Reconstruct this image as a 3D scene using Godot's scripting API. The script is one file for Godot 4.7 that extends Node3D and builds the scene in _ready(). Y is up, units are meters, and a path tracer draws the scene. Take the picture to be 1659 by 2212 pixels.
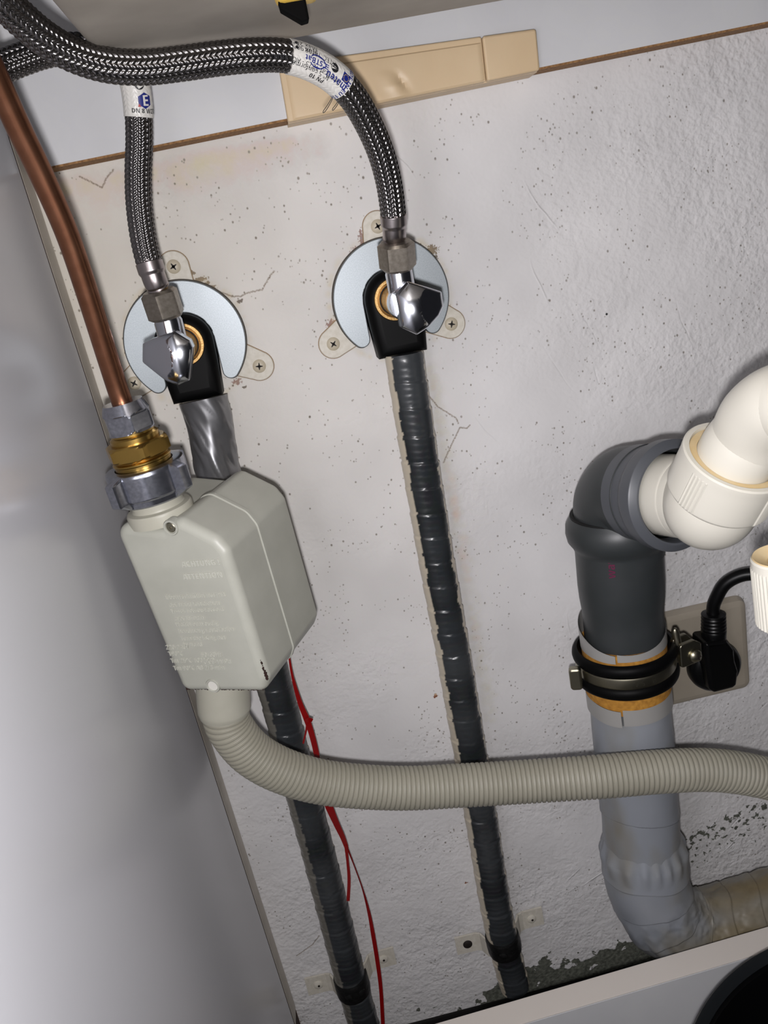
extends Node3D
# A kitchen sink cupboard seen from its open front: shut-off valves, braided hoses, drain and water-stop valve, lit by the phone's flash.

const F := 1800.0                      # focal length in pixels of a 1659 x 2212 picture
const EYE := Vector3(0.0, 0.62, 0.72)  # the wall is the plane z = 0, z runs towards the viewer
var look := Basis(Vector3.UP, deg_to_rad(-3.954)) * Basis(Vector3.RIGHT, deg_to_rad(-17.921)) * Basis(Vector3.BACK, deg_to_rad(-11.158))
var rng := RandomNumberGenerator.new()
var taken := {}
var M := {}

# ------------------------------------------------------------------ measuring
func ray(x: float, y: float) -> Vector3:
	return look * Vector3((x - 829.5) / F, -(y - 1106.0) / F, -1.0)

func P(x: float, y: float, h: float) -> Vector3:   # the point at height h off the wall that was measured at x, y in the photograph
	var d := ray(x, y)
	return EYE + d * ((h - EYE.z) / d.z)

func PY(x: float, y: float, level: float) -> Vector3:
	var d := ray(x, y)
	return EYE + d * ((level - EYE.y) / d.y)

func pts(list: Array) -> Array[Vector3]:
	var out: Array[Vector3] = []
	for q in list:
		out.append(P(q[0], q[1], q[2]))
	return out

# ------------------------------------------------------------------ mesh building
class MB:
	var v := PackedVector3Array()
	var flat_face := {}   # triangles that keep their own normal
	func tri(a: Vector3, b: Vector3, c: Vector3, own = null) -> void:   # counter-clockwise from outside
		if own != null: flat_face[v.size() / 3] = own
		v.append(a); v.append(b); v.append(c)
	func quad(a: Vector3, b: Vector3, c: Vector3, d: Vector3) -> void:
		tri(a, b, c); tri(a, c, d)
	func mesh(crease := 32.0) -> ArrayMesh:
		var n := v.size() / 3
		var fn := PackedVector3Array(); var un := PackedVector3Array()
		var at := {}
		for t in n:
			var a := v[3 * t]; var b := v[3 * t + 1]; var c := v[3 * t + 2]
			var q := (b - a).cross(c - a)
			fn.append(q); un.append(q.normalized())
			for k in 3:
				var key := Vector3i((v[3 * t + k] * 100000.0).round())
				if at.has(key):
					at[key].append(t)
				else:
					at[key] = [t]
		var lim := cos(deg_to_rad(crease))
		var pos := PackedVector3Array(); var nor := PackedVector3Array()
		pos.resize(n * 3); nor.resize(n * 3)
		for t in n:
			for k in 3:
				var s := Vector3.ZERO
				if flat_face.has(t):
					s = flat_face[t]
				else:
					for o in at[Vector3i((v[3 * t + k] * 100000.0).round())]:
						if un[o].dot(un[t]) > lim and not flat_face.has(o):
							s += fn[o]
				var i := 3 * t + (2 - k)
				pos[i] = v[3 * t + k]
				nor[i] = s.normalized() if s.length_squared() > 1e-30 else un[t]
		var arr := []
		arr.resize(Mesh.ARRAY_MAX)
		arr[Mesh.ARRAY_VERTEX] = pos
		arr[Mesh.ARRAY_NORMAL] = nor
		var m := ArrayMesh.new()
		m.add_surface_from_arrays(Mesh.PRIMITIVE_TRIANGLES, arr)
		return m

class Rail:   # a smooth path with frames: t along it, n towards the reference, b = t x n
	var p := PackedVector3Array(); var t := PackedVector3Array(); var n := PackedVector3Array(); var b := PackedVector3Array()
	var step := 0.001; var length := 0.0
	func _init(list: Array[Vector3], ref := Vector3.BACK, fine := 0.001) -> void:
		var raw := PackedVector3Array()
		for i in list.size() - 1:
			var a := list[maxi(i - 1, 0)]; var q := list[i]; var c := list[i + 1]; var d := list[mini(i + 2, list.size() - 1)]
			if i == 0: a = q * 2.0 - c
			if i == list.size() - 2: d = c * 2.0 - q
			for k in 40:
				raw.append(q.cubic_interpolate(c, a, d, k / 40.0))
		raw.append(list[-1])
		var along := PackedFloat32Array([0.0])
		for i in range(1, raw.size()):
			along.append(along[i - 1] + raw[i].distance_to(raw[i - 1]))
		length = along[-1]
		var count := maxi(2, int(length / fine) + 1)
		step = length / (count - 1)
		var j := 0
		for i in count:
			var s := minf(i * step, length)
			while j < raw.size() - 2 and along[j + 1] < s: j += 1
			p.append(raw[j].lerp(raw[j + 1], clampf((s - along[j]) / maxf(along[j + 1] - along[j], 1e-9), 0, 1)))
		for i in count:
			var q := (p[mini(i + 2, count - 1)] - p[maxi(i - 2, 0)]).normalized()
			var w := (ref - q * q.dot(ref)).normalized()
			t.append(q); n.append(w); b.append(q.cross(w))
	func frame(s: float) -> Transform3D:   # x = n, y = t, z = -b  (right-handed, y along the path)
		var k := clampf(s / step, 0, p.size() - 1.001); var i := int(k); var f := k - i
		var q := t[i].lerp(t[i + 1], f).normalized(); var w := n[i].lerp(n[i + 1], f); w = (w - q * q.dot(w)).normalized()
		return Transform3D(Basis(w, q, w.cross(q)), p[i].lerp(p[i + 1], f))
	func point(s: float, a: float, r: float) -> Vector3:
		var x := frame(s)
		return x.origin + (x.basis.x * cos(a) - x.basis.z * sin(a)) * r
	func near(q: Vector3) -> float:
		var best := 0; var d := INF
		for i in p.size():
			var e := p[i].distance_squared_to(q)
			if e < d:
				d = e; best = i
		return best * step

func sweep(rail: Rail, s0: float, s1: float, rows: int, sides: int, rf: Callable, cf = null, caps := 0) -> ArrayMesh:
	var w := sides + 1
	var pos := PackedVector3Array(); var nor := PackedVector3Array(); var uv := PackedVector2Array(); var col := PackedColorArray(); var idx := PackedInt32Array()
	pos.resize(rows * w); nor.resize(rows * w); uv.resize(rows * w)
	if cf != null: col.resize(rows * w)
	for i in rows:
		var s := lerpf(s0, s1, i / float(rows - 1))
		var x := rail.frame(s)
		for j in w:
			var a := TAU * (j % sides) / sides
			var r: float = rf.call(s, a)
			pos[i * w + j] = x.origin + (x.basis.x * cos(a) - x.basis.z * sin(a)) * r
			uv[i * w + j] = Vector2(j / float(sides), s * 10.0)
			if cf != null: col[i * w + j] = cf.call(s, a)
	for i in rows:
		var up := mini(i + 1, rows - 1) * w; var dn := maxi(i - 1, 0) * w
		for j in w:
			var l := (j + sides - 1) % sides; var r := (j + 1) % sides
			nor[i * w + j] = (pos[i * w + r] - pos[i * w + l]).cross(pos[up + j] - pos[dn + j]).normalized()
	for i in rows - 1:
		for j in sides:
			var q := i * w + j
			idx.append_array(PackedInt32Array([q, q + w + 1, q + 1, q, q + w, q + w + 1]))
	for end in 2:
		if caps & (1 << end):
			var row := 0 if end == 0 else rows - 1
			var dir := rail.frame(s0).basis.y * -1.0 if end == 0 else rail.frame(s1).basis.y
			var first := pos.size()
			var mid := rail.frame(s0 if end == 0 else s1).origin
			pos.append(mid); nor.append(dir); uv.append(Vector2.ZERO)
			if cf != null: col.append(col[row * w])
			for j in w:
				pos.append(pos[row * w + j]); nor.append(dir); uv.append(Vector2.ZERO)
				if cf != null: col.append(col[row * w + j])
			for j in sides:
				idx.append_array(PackedInt32Array([first, first + 1 + j, first + 2 + j] if end == 0 else [first, first + 2 + j, first + 1 + j]))
	var arr := []
	arr.resize(Mesh.ARRAY_MAX)
	arr[Mesh.ARRAY_VERTEX] = pos; arr[Mesh.ARRAY_NORMAL] = nor; arr[Mesh.ARRAY_TEX_UV] = uv; arr[Mesh.ARRAY_INDEX] = idx
	if cf != null: arr[Mesh.ARRAY_COLOR] = col
	var m := ArrayMesh.new()
	m.add_surface_from_arrays(Mesh.PRIMITIVE_TRIANGLES, arr)
	return m

func lathe(mb: MB, prof: Array, sides: int, xf: Transform3D, rfn = null) -> void:   # profile of [r, y] going up the outside
	for i in prof.size() - 1:
		for j in sides:
			var q := []
			for k in [[i, j], [i, j + 1], [i + 1, j + 1], [i + 1, j]]:
				var a = TAU * (k[1] % sides) / sides
				var r: float = prof[k[0]][0]
				var y: float = prof[k[0]][1]
				if rfn != null: r = rfn.call(r, y, a)
				q.append(xf * Vector3(r * cos(a), y, -r * sin(a)))
			if prof[i][0] < 1e-6:
				mb.tri(q[0], q[2], q[3])
			elif prof[i + 1][0] < 1e-6:
				mb.tri(q[0], q[1], q[2])
			else:
				mb.quad(q[0], q[1], q[2], q[3])

func turned(prof: Array, sides: int, xf: Transform3D, crease := 32.0, rfn = null) -> ArrayMesh:
	var mb := MB.new()
	lathe(mb, prof, sides, xf, rfn)
	return mb.mesh(crease)

func inset(poly: PackedVector2Array, d: float) -> PackedVector2Array:
	var out := PackedVector2Array(); var n := poly.size()
	for i in n:
		var e := (poly[i] - poly[(i + n - 1) % n]).normalized(); var g := (poly[(i + 1) % n] - poly[i]).normalized()
		var a := Vector2(-e.y, e.x); var b := Vector2(-g.y, g.x)
		out.append(poly[i] + (a + b) * (d / maxf(1.0 + a.dot(b), 0.3)))
	return out

func slab(mb: MB, poly: PackedVector2Array, layers: Array, xf: Transform3D, bottom := true, top := true) -> void:   # layers of [inset, z]; the outline runs counter-clockwise
	var rings := []
	for l in layers: rings.append(inset(poly, l[0]))
	var n := poly.size()
	for k in layers.size() - 1:
		for i in n:
			var j := (i + 1) % n
			var a: Vector2 = rings[k][i]; var b: Vector2 = rings[k][j]; var c: Vector2 = rings[k + 1][j]; var d: Vector2 = rings[k + 1][i]
			mb.quad(xf * Vector3(a.x, a.y, layers[k][1]), xf * Vector3(b.x, b.y, layers[k][1]), xf * Vector3(c.x, c.y, layers[k + 1][1]), xf * Vector3(d.x, d.y, layers[k + 1][1]))
	for end in 2:
		if not (top if end else bottom): continue
		var ring: PackedVector2Array = rings[-1] if end else rings[0]
		var z: float = layers[-1][1] if end else layers[0][1]
		var ix := Geometry2D.triangulate_polygon(ring)
		if ix.is_empty(): ix = Geometry2D.triangulate_polygon(poly)
		for t in ix.size() / 3:
			var a := ring[ix[3 * t]]; var b := ring[ix[3 * t + 1]]; var c := ring[ix[3 * t + 2]]
			var ccw := (b - a).cross(c - a) > 0
			if ccw != (end == 1):
				var s := b; b = c; c = s
			mb.tri(xf * Vector3(a.x, a.y, z), xf * Vector3(b.x, b.y, z), xf * Vector3(c.x, c.y, z), xf.basis.z * (1.0 if end else -1.0))

func plate(poly: PackedVector2Array, z0: float, z1: float, bevel: float, xf: Transform3D, crease := 32.0, steps := 3) -> ArrayMesh:
	var mb := MB.new(); var layers := [[0.0, z0]]
	for k in steps + 1:
		var a := PI / 2 * k / steps
		layers.append([bevel * (1 - cos(a)), z1 - bevel * (1 - sin(a))])
	slab(mb, poly, layers, xf)
	return mb.mesh(crease)

func rounded(poly: Array, radius: float, seg := 5, radii := []) -> PackedVector2Array:
	var out := PackedVector2Array(); var n := poly.size()
	for i in n:
		var r: float = radii[i] if radii else radius
		var q: Vector2 = poly[i]
		var a: Vector2 = (poly[(i + n - 1) % n] - q); var b: Vector2 = (poly[(i + 1) % n] - q)
		var half := absf(a.angle_to(b)) / 2.0
		var cut := minf(r / tan(half), minf(a.length(), b.length()) * 0.48)
		r = cut * tan(half)
		if r < 1e-5 or half > 1.54:
			out.append(q)
			continue
		a = a.normalized(); b = b.normalized()
		var c := q + (a + b).normalized() * (r / sin(half))
		var from := (q + a * cut - c).angle(); var by := wrapf((q + b * cut - c).angle() - from, -PI, PI)
		for k in seg + 1:
			out.append(c + Vector2.from_angle(from + by * k / seg) * r)
	return out

func rect(w: float, h: float, r := 0.0, seg := 5) -> PackedVector2Array:
	return rounded([Vector2(-w / 2, -h / 2), Vector2(w / 2, -h / 2), Vector2(w / 2, h / 2), Vector2(-w / 2, h / 2)], r, seg)

func block(w: float, h: float, d: float, bevel: float, xf: Transform3D) -> ArrayMesh:   # centred in x and y, from z = 0 to d
	var mb := MB.new()
	slab(mb, rect(w, h, bevel * 1.5, 3), [[bevel, 0], [bevel * 0.3, bevel * 0.3], [0, bevel], [0, d - bevel], [bevel * 0.3, d - bevel * 0.3], [bevel, d]], xf)
	return mb.mesh(40)

func arrow(at: Vector3, y: Vector3, ref := Vector3.BACK) -> Transform3D:   # y along the axis, x towards the reference
	y = y.normalized()
	var x := (ref - y * y.dot(ref)).normalized()
	return Transform3D(Basis(x, y, x.cross(y)), at)

func moved(x := 0.0, y := 0.0, z := 0.0) -> Transform3D:
	return Transform3D(Basis(), Vector3(x, y, z))

func hex(across_flats: float, chamfer: float, h: float) -> Callable:   # lathe radius of a chamfered hexagon nut
	return func(r: float, y: float, a: float) -> float:
		var m := fposmod(a, PI / 3) - PI / 6
		var edge := minf(y, h - y)
		return minf(r, minf(across_flats / 2 / cos(m), across_flats / 2 * 1.145 - maxf(0.0, chamfer - edge) * 1.6))

func hex_nut(mb: MB, across_flats: float, h: float, xf: Transform3D, chamfer := 0.003) -> void:
	var big := across_flats
	var prof := [[0.0, 0.0], [across_flats * 0.3, 0.0]]
	for k in 11: prof.append([big, h * k / 10.0])
	prof.append_array([[across_flats * 0.3, h], [0.0, h]])
	lathe(mb, prof, 72, xf, hex(across_flats, chamfer, h))

# ------------------------------------------------------------------ lettering
func letters(text: String, size: float, depth := 0.0, bold := true) -> TextMesh:
	var f := SystemFont.new()
	f.font_names = PackedStringArray(["Droid Sans"])
	f.font_weight = 700 if bold else 400
	var t := TextMesh.new()
	t.text = text; t.font = f; t.font_size = 40; t.pixel_size = size / 40.0; t.depth = depth; t.curve_step = 2.0
	return t

func bent(arr: Array, rail: Rail, s0: float, a0: float, r: float, turn: float) -> ArrayMesh:   # wraps flat lettering round a tube
	var src: PackedVector3Array = arr[Mesh.ARRAY_VERTEX]; var ix: PackedInt32Array = arr[Mesh.ARRAY_INDEX]
	var todo := []
	for k in ix.size() / 3: todo.append([src[ix[3 * k]], src[ix[3 * k + 1]], src[ix[3 * k + 2]]])
	var pos := PackedVector3Array(); var nor := PackedVector3Array()
	while todo:   # cut long triangles, so that the print follows the curve
		var t: Array = todo.pop_back()
		var e := [t[0].distance_to(t[1]), t[1].distance_to(t[2]), t[2].distance_to(t[0])]
		var far := 0 if e[0] >= e[1] and e[0] >= e[2] else 1 if e[1] >= e[2] else 2
		if e[far] > 0.0016:
			var m: Vector3 = (t[far] + t[(far + 1) % 3]) / 2
			todo.append([t[far], m, t[(far + 2) % 3]]); todo.append([m, t[(far + 1) % 3], t[(far + 2) % 3]])
			continue
		for v in t:
			var q := Vector2(v.x, v.y).rotated(turn)
			var w := rail.point(s0 + q.x, a0 - q.y / r, r)
			pos.append(w); nor.append((w - rail.frame(s0 + q.x).origin).normalized())
		var z := pos.size()
		if (pos[z - 2] - pos[z - 3]).cross(pos[z - 1] - pos[z - 3]).dot(nor[z - 1]) > 0:   # keep the front outwards
			var p := pos[z - 2]; pos[z - 2] = pos[z - 1]; pos[z - 1] = p
			var o := nor[z - 2]; nor[z - 2] = nor[z - 1]; nor[z - 1] = o
	var out := []
	out.resize(Mesh.ARRAY_MAX)
	out[Mesh.ARRAY_VERTEX] = pos; out[Mesh.ARRAY_NORMAL] = nor
	var m := ArrayMesh.new()
	m.add_surface_from_arrays(Mesh.PRIMITIVE_TRIANGLES, out)
	return m

func flat(outlines: Array) -> Array:   # flat shapes as surface arrays, for bent(): each an outline, cut small enough to bend
	var v := PackedVector3Array(); var ix := PackedInt32Array()
	for poly in outlines:
		var t := Geometry2D.triangulate_polygon(poly)
		var first := v.size()
		for q in poly: v.append(Vector3(q.x, q.y, 0))
		for k in t: ix.append(first + k)
	var arr := []
	arr.resize(Mesh.ARRAY_MAX)
	arr[Mesh.ARRAY_VERTEX] = v; arr[Mesh.ARRAY_INDEX] = ix
	return arr

func circle(c: Vector2, r: float, n := 16, squash := 1.0) -> PackedVector2Array:
	var out := PackedVector2Array()
	for k in n: out.append(c + Vector2(cos(TAU * k / n), sin(TAU * k / n) * squash) * r)
	return out

func ring_outline(c: Vector2, r: float, w: float, n := 24, squash := 1.0, a0 := 0.0, a1 := TAU) -> PackedVector2Array:
	var out := PackedVector2Array()
	for k in n + 1:
		var a := lerpf(a0, a1 - 0.001, k / float(n))
		out.append(c + Vector2(cos(a), sin(a) * squash) * r)
	for k in n + 1:
		var a := lerpf(a1 - 0.001, a0, k / float(n))
		out.append(c + Vector2(cos(a), sin(a) * squash) * (r - w))
	return out

# ------------------------------------------------------------------ scene objects
func numbered(called: String) -> String:
	var k: int = taken.get(called, -1) + 1
	taken[called] = k
	return called if k == 0 else "%s_%03d" % [called, k]

func thing(called: String, label: String, category: String, at := Vector3.ZERO, group := "", kind := "") -> Node3D:
	var o := Node3D.new()
	o.name = numbered(called)
	add_child(o)
	o.position = at
	o.set_meta("label", label)
	if category: o.set_meta("category", category)
	if group: o.set_meta("group", group)
	if kind: o.set_meta("kind", kind)
	return o

func part(called: String, mesh: Mesh, m: Material, parent: Node3D, label := "") -> MeshInstance3D:
	# meshes are built in world axes; the part is hung so that it stays there
	var o := MeshInstance3D.new()
	o.name = called; o.mesh = mesh; o.material_override = null
	if mesh is PrimitiveMesh:
		(mesh as PrimitiveMesh).material = m
	else:
		for k in mesh.get_surface_count(): mesh.surface_set_material(k, m)
	parent.add_child(o, true)
	var off := Vector3.ZERO; var up: Node = parent
	while up != self:
		off += (up as Node3D).position; up = up.get_parent()
	o.position = -off
	if label: o.set_meta("label", label)
	return o

func mat(called: String, c: Color, rough := 0.6, metal := 0.0, spec := 0.5) -> StandardMaterial3D:
	var m := StandardMaterial3D.new()
	m.resource_name = called; m.albedo_color = c; m.roughness = rough; m.metallic = metal; m.metallic_specular = spec
	M[called] = m
	return m

func noise(freq: float, seed_: int, octaves := 3) -> FastNoiseLite:
	var n := FastNoiseLite.new()
	n.seed = seed_; n.frequency = freq; n.fractal_octaves = octaves; n.noise_type = FastNoiseLite.TYPE_SIMPLEX_SMOOTH
	return n

func mottle(m: StandardMaterial3D, lo: Color, hi: Color, freq: float, scale: float, seed_: int, octaves := 4) -> void:   # soft cloudy tone in the object's own colour
	var t := NoiseTexture2D.new()
	t.width = 256; t.height = 256; t.seamless = true; t.noise = noise(freq, seed_, octaves)
	var g := Gradient.new()
	g.set_color(0, lo); g.set_color(1, hi)
	t.color_ramp = g
	m.albedo_texture = t; m.albedo_color = Color.WHITE
	m.uv1_triplanar = true; m.uv1_scale = Vector3.ONE * scale

func relief(m: StandardMaterial3D, freq: float, scale: float, depth: float, seed_: int, octaves := 3) -> void:   # fine grain, depth in centimetres
	var t := NoiseTexture2D.new()
	t.width = 256; t.height = 256; t.seamless = true; t.noise = noise(freq, seed_, octaves)
	m.heightmap_enabled = true; m.heightmap_texture = t; m.heightmap_scale = depth
	m.uv1_triplanar = true; m.uv1_scale = Vector3.ONE * scale

func materials() -> void:
	mottle(mat("melamine", Color(0.84, 0.84, 0.85), 0.28), Color(0.79, 0.79, 0.80), Color(0.82, 0.82, 0.825), 0.01, 3.0, 3)
	mat("side panel melamine", Color(0.80, 0.80, 0.82), 0.22)
	mottle(mat("panel back edge", Color.WHITE, 0.6), Color(0.74, 0.71, 0.66), Color(0.80, 0.77, 0.73), 0.02, 6.0, 4)
	mottle(mat("chipboard", Color.WHITE, 0.85), Color(0.42, 0.29, 0.17), Color(0.68, 0.52, 0.34), 0.09, 14.0, 5)
	mat("dark gap", Color(0.22, 0.14, 0.09), 0.9)
	mat("dark floor", Color(0.06, 0.055, 0.05), 0.9)
	mottle(mat("beige plastic", Color.WHITE, 0.45), Color(0.80, 0.70, 0.56), Color(0.83, 0.735, 0.60), 0.01, 4.0, 5)
	mottle(mat("sink steel", Color.WHITE, 0.55, 0.35), Color(0.55, 0.525, 0.49), Color(0.65, 0.625, 0.585), 0.012, 4.0, 6)
	mat("braid", Color(0.50, 0.49, 0.49), 0.22, 1.0)
	mat("ferrule steel", Color(0.66, 0.63, 0.63), 0.3, 1.0)
	mottle(mat("nickel", Color.WHITE, 0.36, 0.9), Color(0.50, 0.47, 0.43), Color(0.64, 0.61, 0.57), 0.05, 20.0, 7)
	mat("chrome", Color(0.80, 0.81, 0.84), 0.16, 1.0)
	mottle(mat("dull chrome", Color.WHITE, 0.22, 0.95), Color(0.55, 0.56, 0.60), Color(0.72, 0.73, 0.77), 0.05, 22.0, 8)
	mottle(mat("galvanised", Color.WHITE, 0.47, 0.7), Color(0.52, 0.545, 0.56), Color(0.60, 0.62, 0.635), 0.16, 20.0, 9)
	relief(M["galvanised"], 0.3, 20.0, 0.0012, 10)
	mat("black rubber", Color(0.028, 0.028, 0.03), 0.5, 0.0, 0.22)
	mat("brass", Color(0.70, 0.57, 0.31), 0.28, 1.0)
	mottle(mat("old brass", Color.WHITE, 0.34, 0.85), Color(0.42, 0.31, 0.17), Color(0.72, 0.60, 0.40), 0.12, 20.0, 11)
	mottle(mat("copper", Color.WHITE, 0.31, 0.95), Color(0.50, 0.33, 0.245), Color(0.62, 0.44, 0.345), 0.02, 12.0, 12)
	mottle(mat("painted ear", Color.WHITE, 0.55), Color(0.76, 0.735, 0.68), Color(0.83, 0.81, 0.77), 0.03, 20.0, 13)
	mat("ear rim", Color(0.56, 0.46, 0.34), 0.8)
	mat("screw paint", Color(0.72, 0.68, 0.60), 0.45)
	mat("screw recess", Color(0.10, 0.07, 0.05), 0.7)
	mottle(mat("valve plastic", Color.WHITE, 0.42), Color(0.655, 0.655, 0.615), Color(0.71, 0.71, 0.67), 0.012, 8.0, 14)
	mottle(mat("cuff plastic", Color.WHITE, 0.45), Color(0.67, 0.66, 0.605), Color(0.715, 0.705, 0.655), 0.012, 8.0, 15)
	mat("raised print", Color(0.74, 0.74, 0.70), 0.4)
	mottle(mat("corrugated plastic", Color.WHITE, 0.5), Color(0.575, 0.56, 0.505), Color(0.635, 0.62, 0.565), 0.01, 5.0, 16)
	mat("red ribbon", Color(0.52, 0.02, 0.03), 0.3)
	mottle(mat("grey drain plastic", Color.WHITE, 0.42), Color(0.18, 0.195, 0.20), Color(0.215, 0.225, 0.23), 0.015, 6.0, 17)
	mat("socket lip", Color(0.31, 0.32, 0.34), 0.4)
	mat("seal shadow", Color(0.03, 0.03, 0.03), 0.8)
	mat("white drain plastic", Color(0.84, 0.825, 0.78), 0.33)
	mottle(mat("yellowed plastic", Color.WHITE, 0.4), Color(0.80, 0.68, 0.47), Color(0.87, 0.80, 0.66), 0.02, 10.0, 18)
	mottle(mat("yellow foam", Color.WHITE, 0.9), Color(0.56, 0.37, 0.12), Color(0.80, 0.59, 0.24), 0.05, 12.0, 19)
	mat("wrap tape", Color.WHITE, 0.36).vertex_color_use_as_albedo = true
	mat("pipe tape", Color.WHITE, 0.3).vertex_color_use_as_albedo = true
	mat("foil tape", Color(0.50, 0.50, 0.51), 0.33, 0.75)
	mat("zinc band", Color(0.62, 0.60, 0.53), 0.34, 1.0)
	mottle(mat("outlet plastic", Color.WHITE, 0.4), Color(0.60, 0.565, 0.51), Color(0.645, 0.61, 0.555), 0.012, 5.0, 20)
	mat("black plastic", Color(0.03, 0.031, 0.036), 0.38, 0.0, 0.35)
	mat("bin rim", Color(0.10, 0.11, 0.12), 0.35)
	mat("label white", Color(0.82, 0.81, 0.79), 0.35)
	mat("ink blue", Color(0.06, 0.12, 0.44), 0.5)
	mat("ink black", Color(0.09, 0.09, 0.11), 0.5)
	mat("ink red", Color(0.62, 0.08, 0.10), 0.5)
	mat("ink magenta", Color(0.36, 0.07, 0.22), 0.5)
	mat("ink yellow", Color(0.85, 0.75, 0.2), 0.5)
	mat("yellow cap", Color(0.82, 0.68, 0.30), 0.4)
	mat("black paint", Color(0.04, 0.04, 0.042), 0.5)
	mat("rust dirt", Color(0.16, 0.07, 0.04), 0.8)

func _ready() -> void:
	rng.seed = 4711
	# --- camera
	var cam := Camera3D.new()
	cam.name = "camera"
	cam.fov = rad_to_deg(2.0 * atan(1106.0 / F)); cam.near = 0.02; cam.far = 20.0
	add_child(cam)
	cam.transform = Transform3D(look, EYE)
	cam.current = true
	# --- surroundings: the dim kitchen behind the viewer
	var around := WorldEnvironment.new()
	around.name = "environment"
	var e := Environment.new()
	e.background_mode = Environment.BG_COLOR
	e.background_color = Color(0.12, 0.12, 0.13)
	e.tonemap_mode = Environment.TONE_MAPPER_LINEAR
	e.tonemap_exposure = 1.0
	e.sdfgi_enabled = true; e.ssao_enabled = true; e.ssil_enabled = true
	around.environment = e
	add_child(around)
	# --- the phone's flash, a few centimetres below the lens
	var flash := OmniLight3D.new()
	flash.name = "phone_flash"
	flash.light_color = Color(1.0, 0.99, 0.995)
	flash.light_energy = 0.34
	flash.light_size = 0.005
	flash.omni_range = 6.0; flash.omni_attenuation = 2.0
	flash.shadow_enabled = true
	add_child(flash)
	flash.position = EYE + look * Vector3(-0.004, -0.03, 0.0)
	materials()
	build_wall()
	build_cupboard()
	build_sink()
	build_drain()
	build_outlets()
	build_risers()
	build_water_stop()
	build_hoses()
	build_socket()
	build_small()

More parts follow.
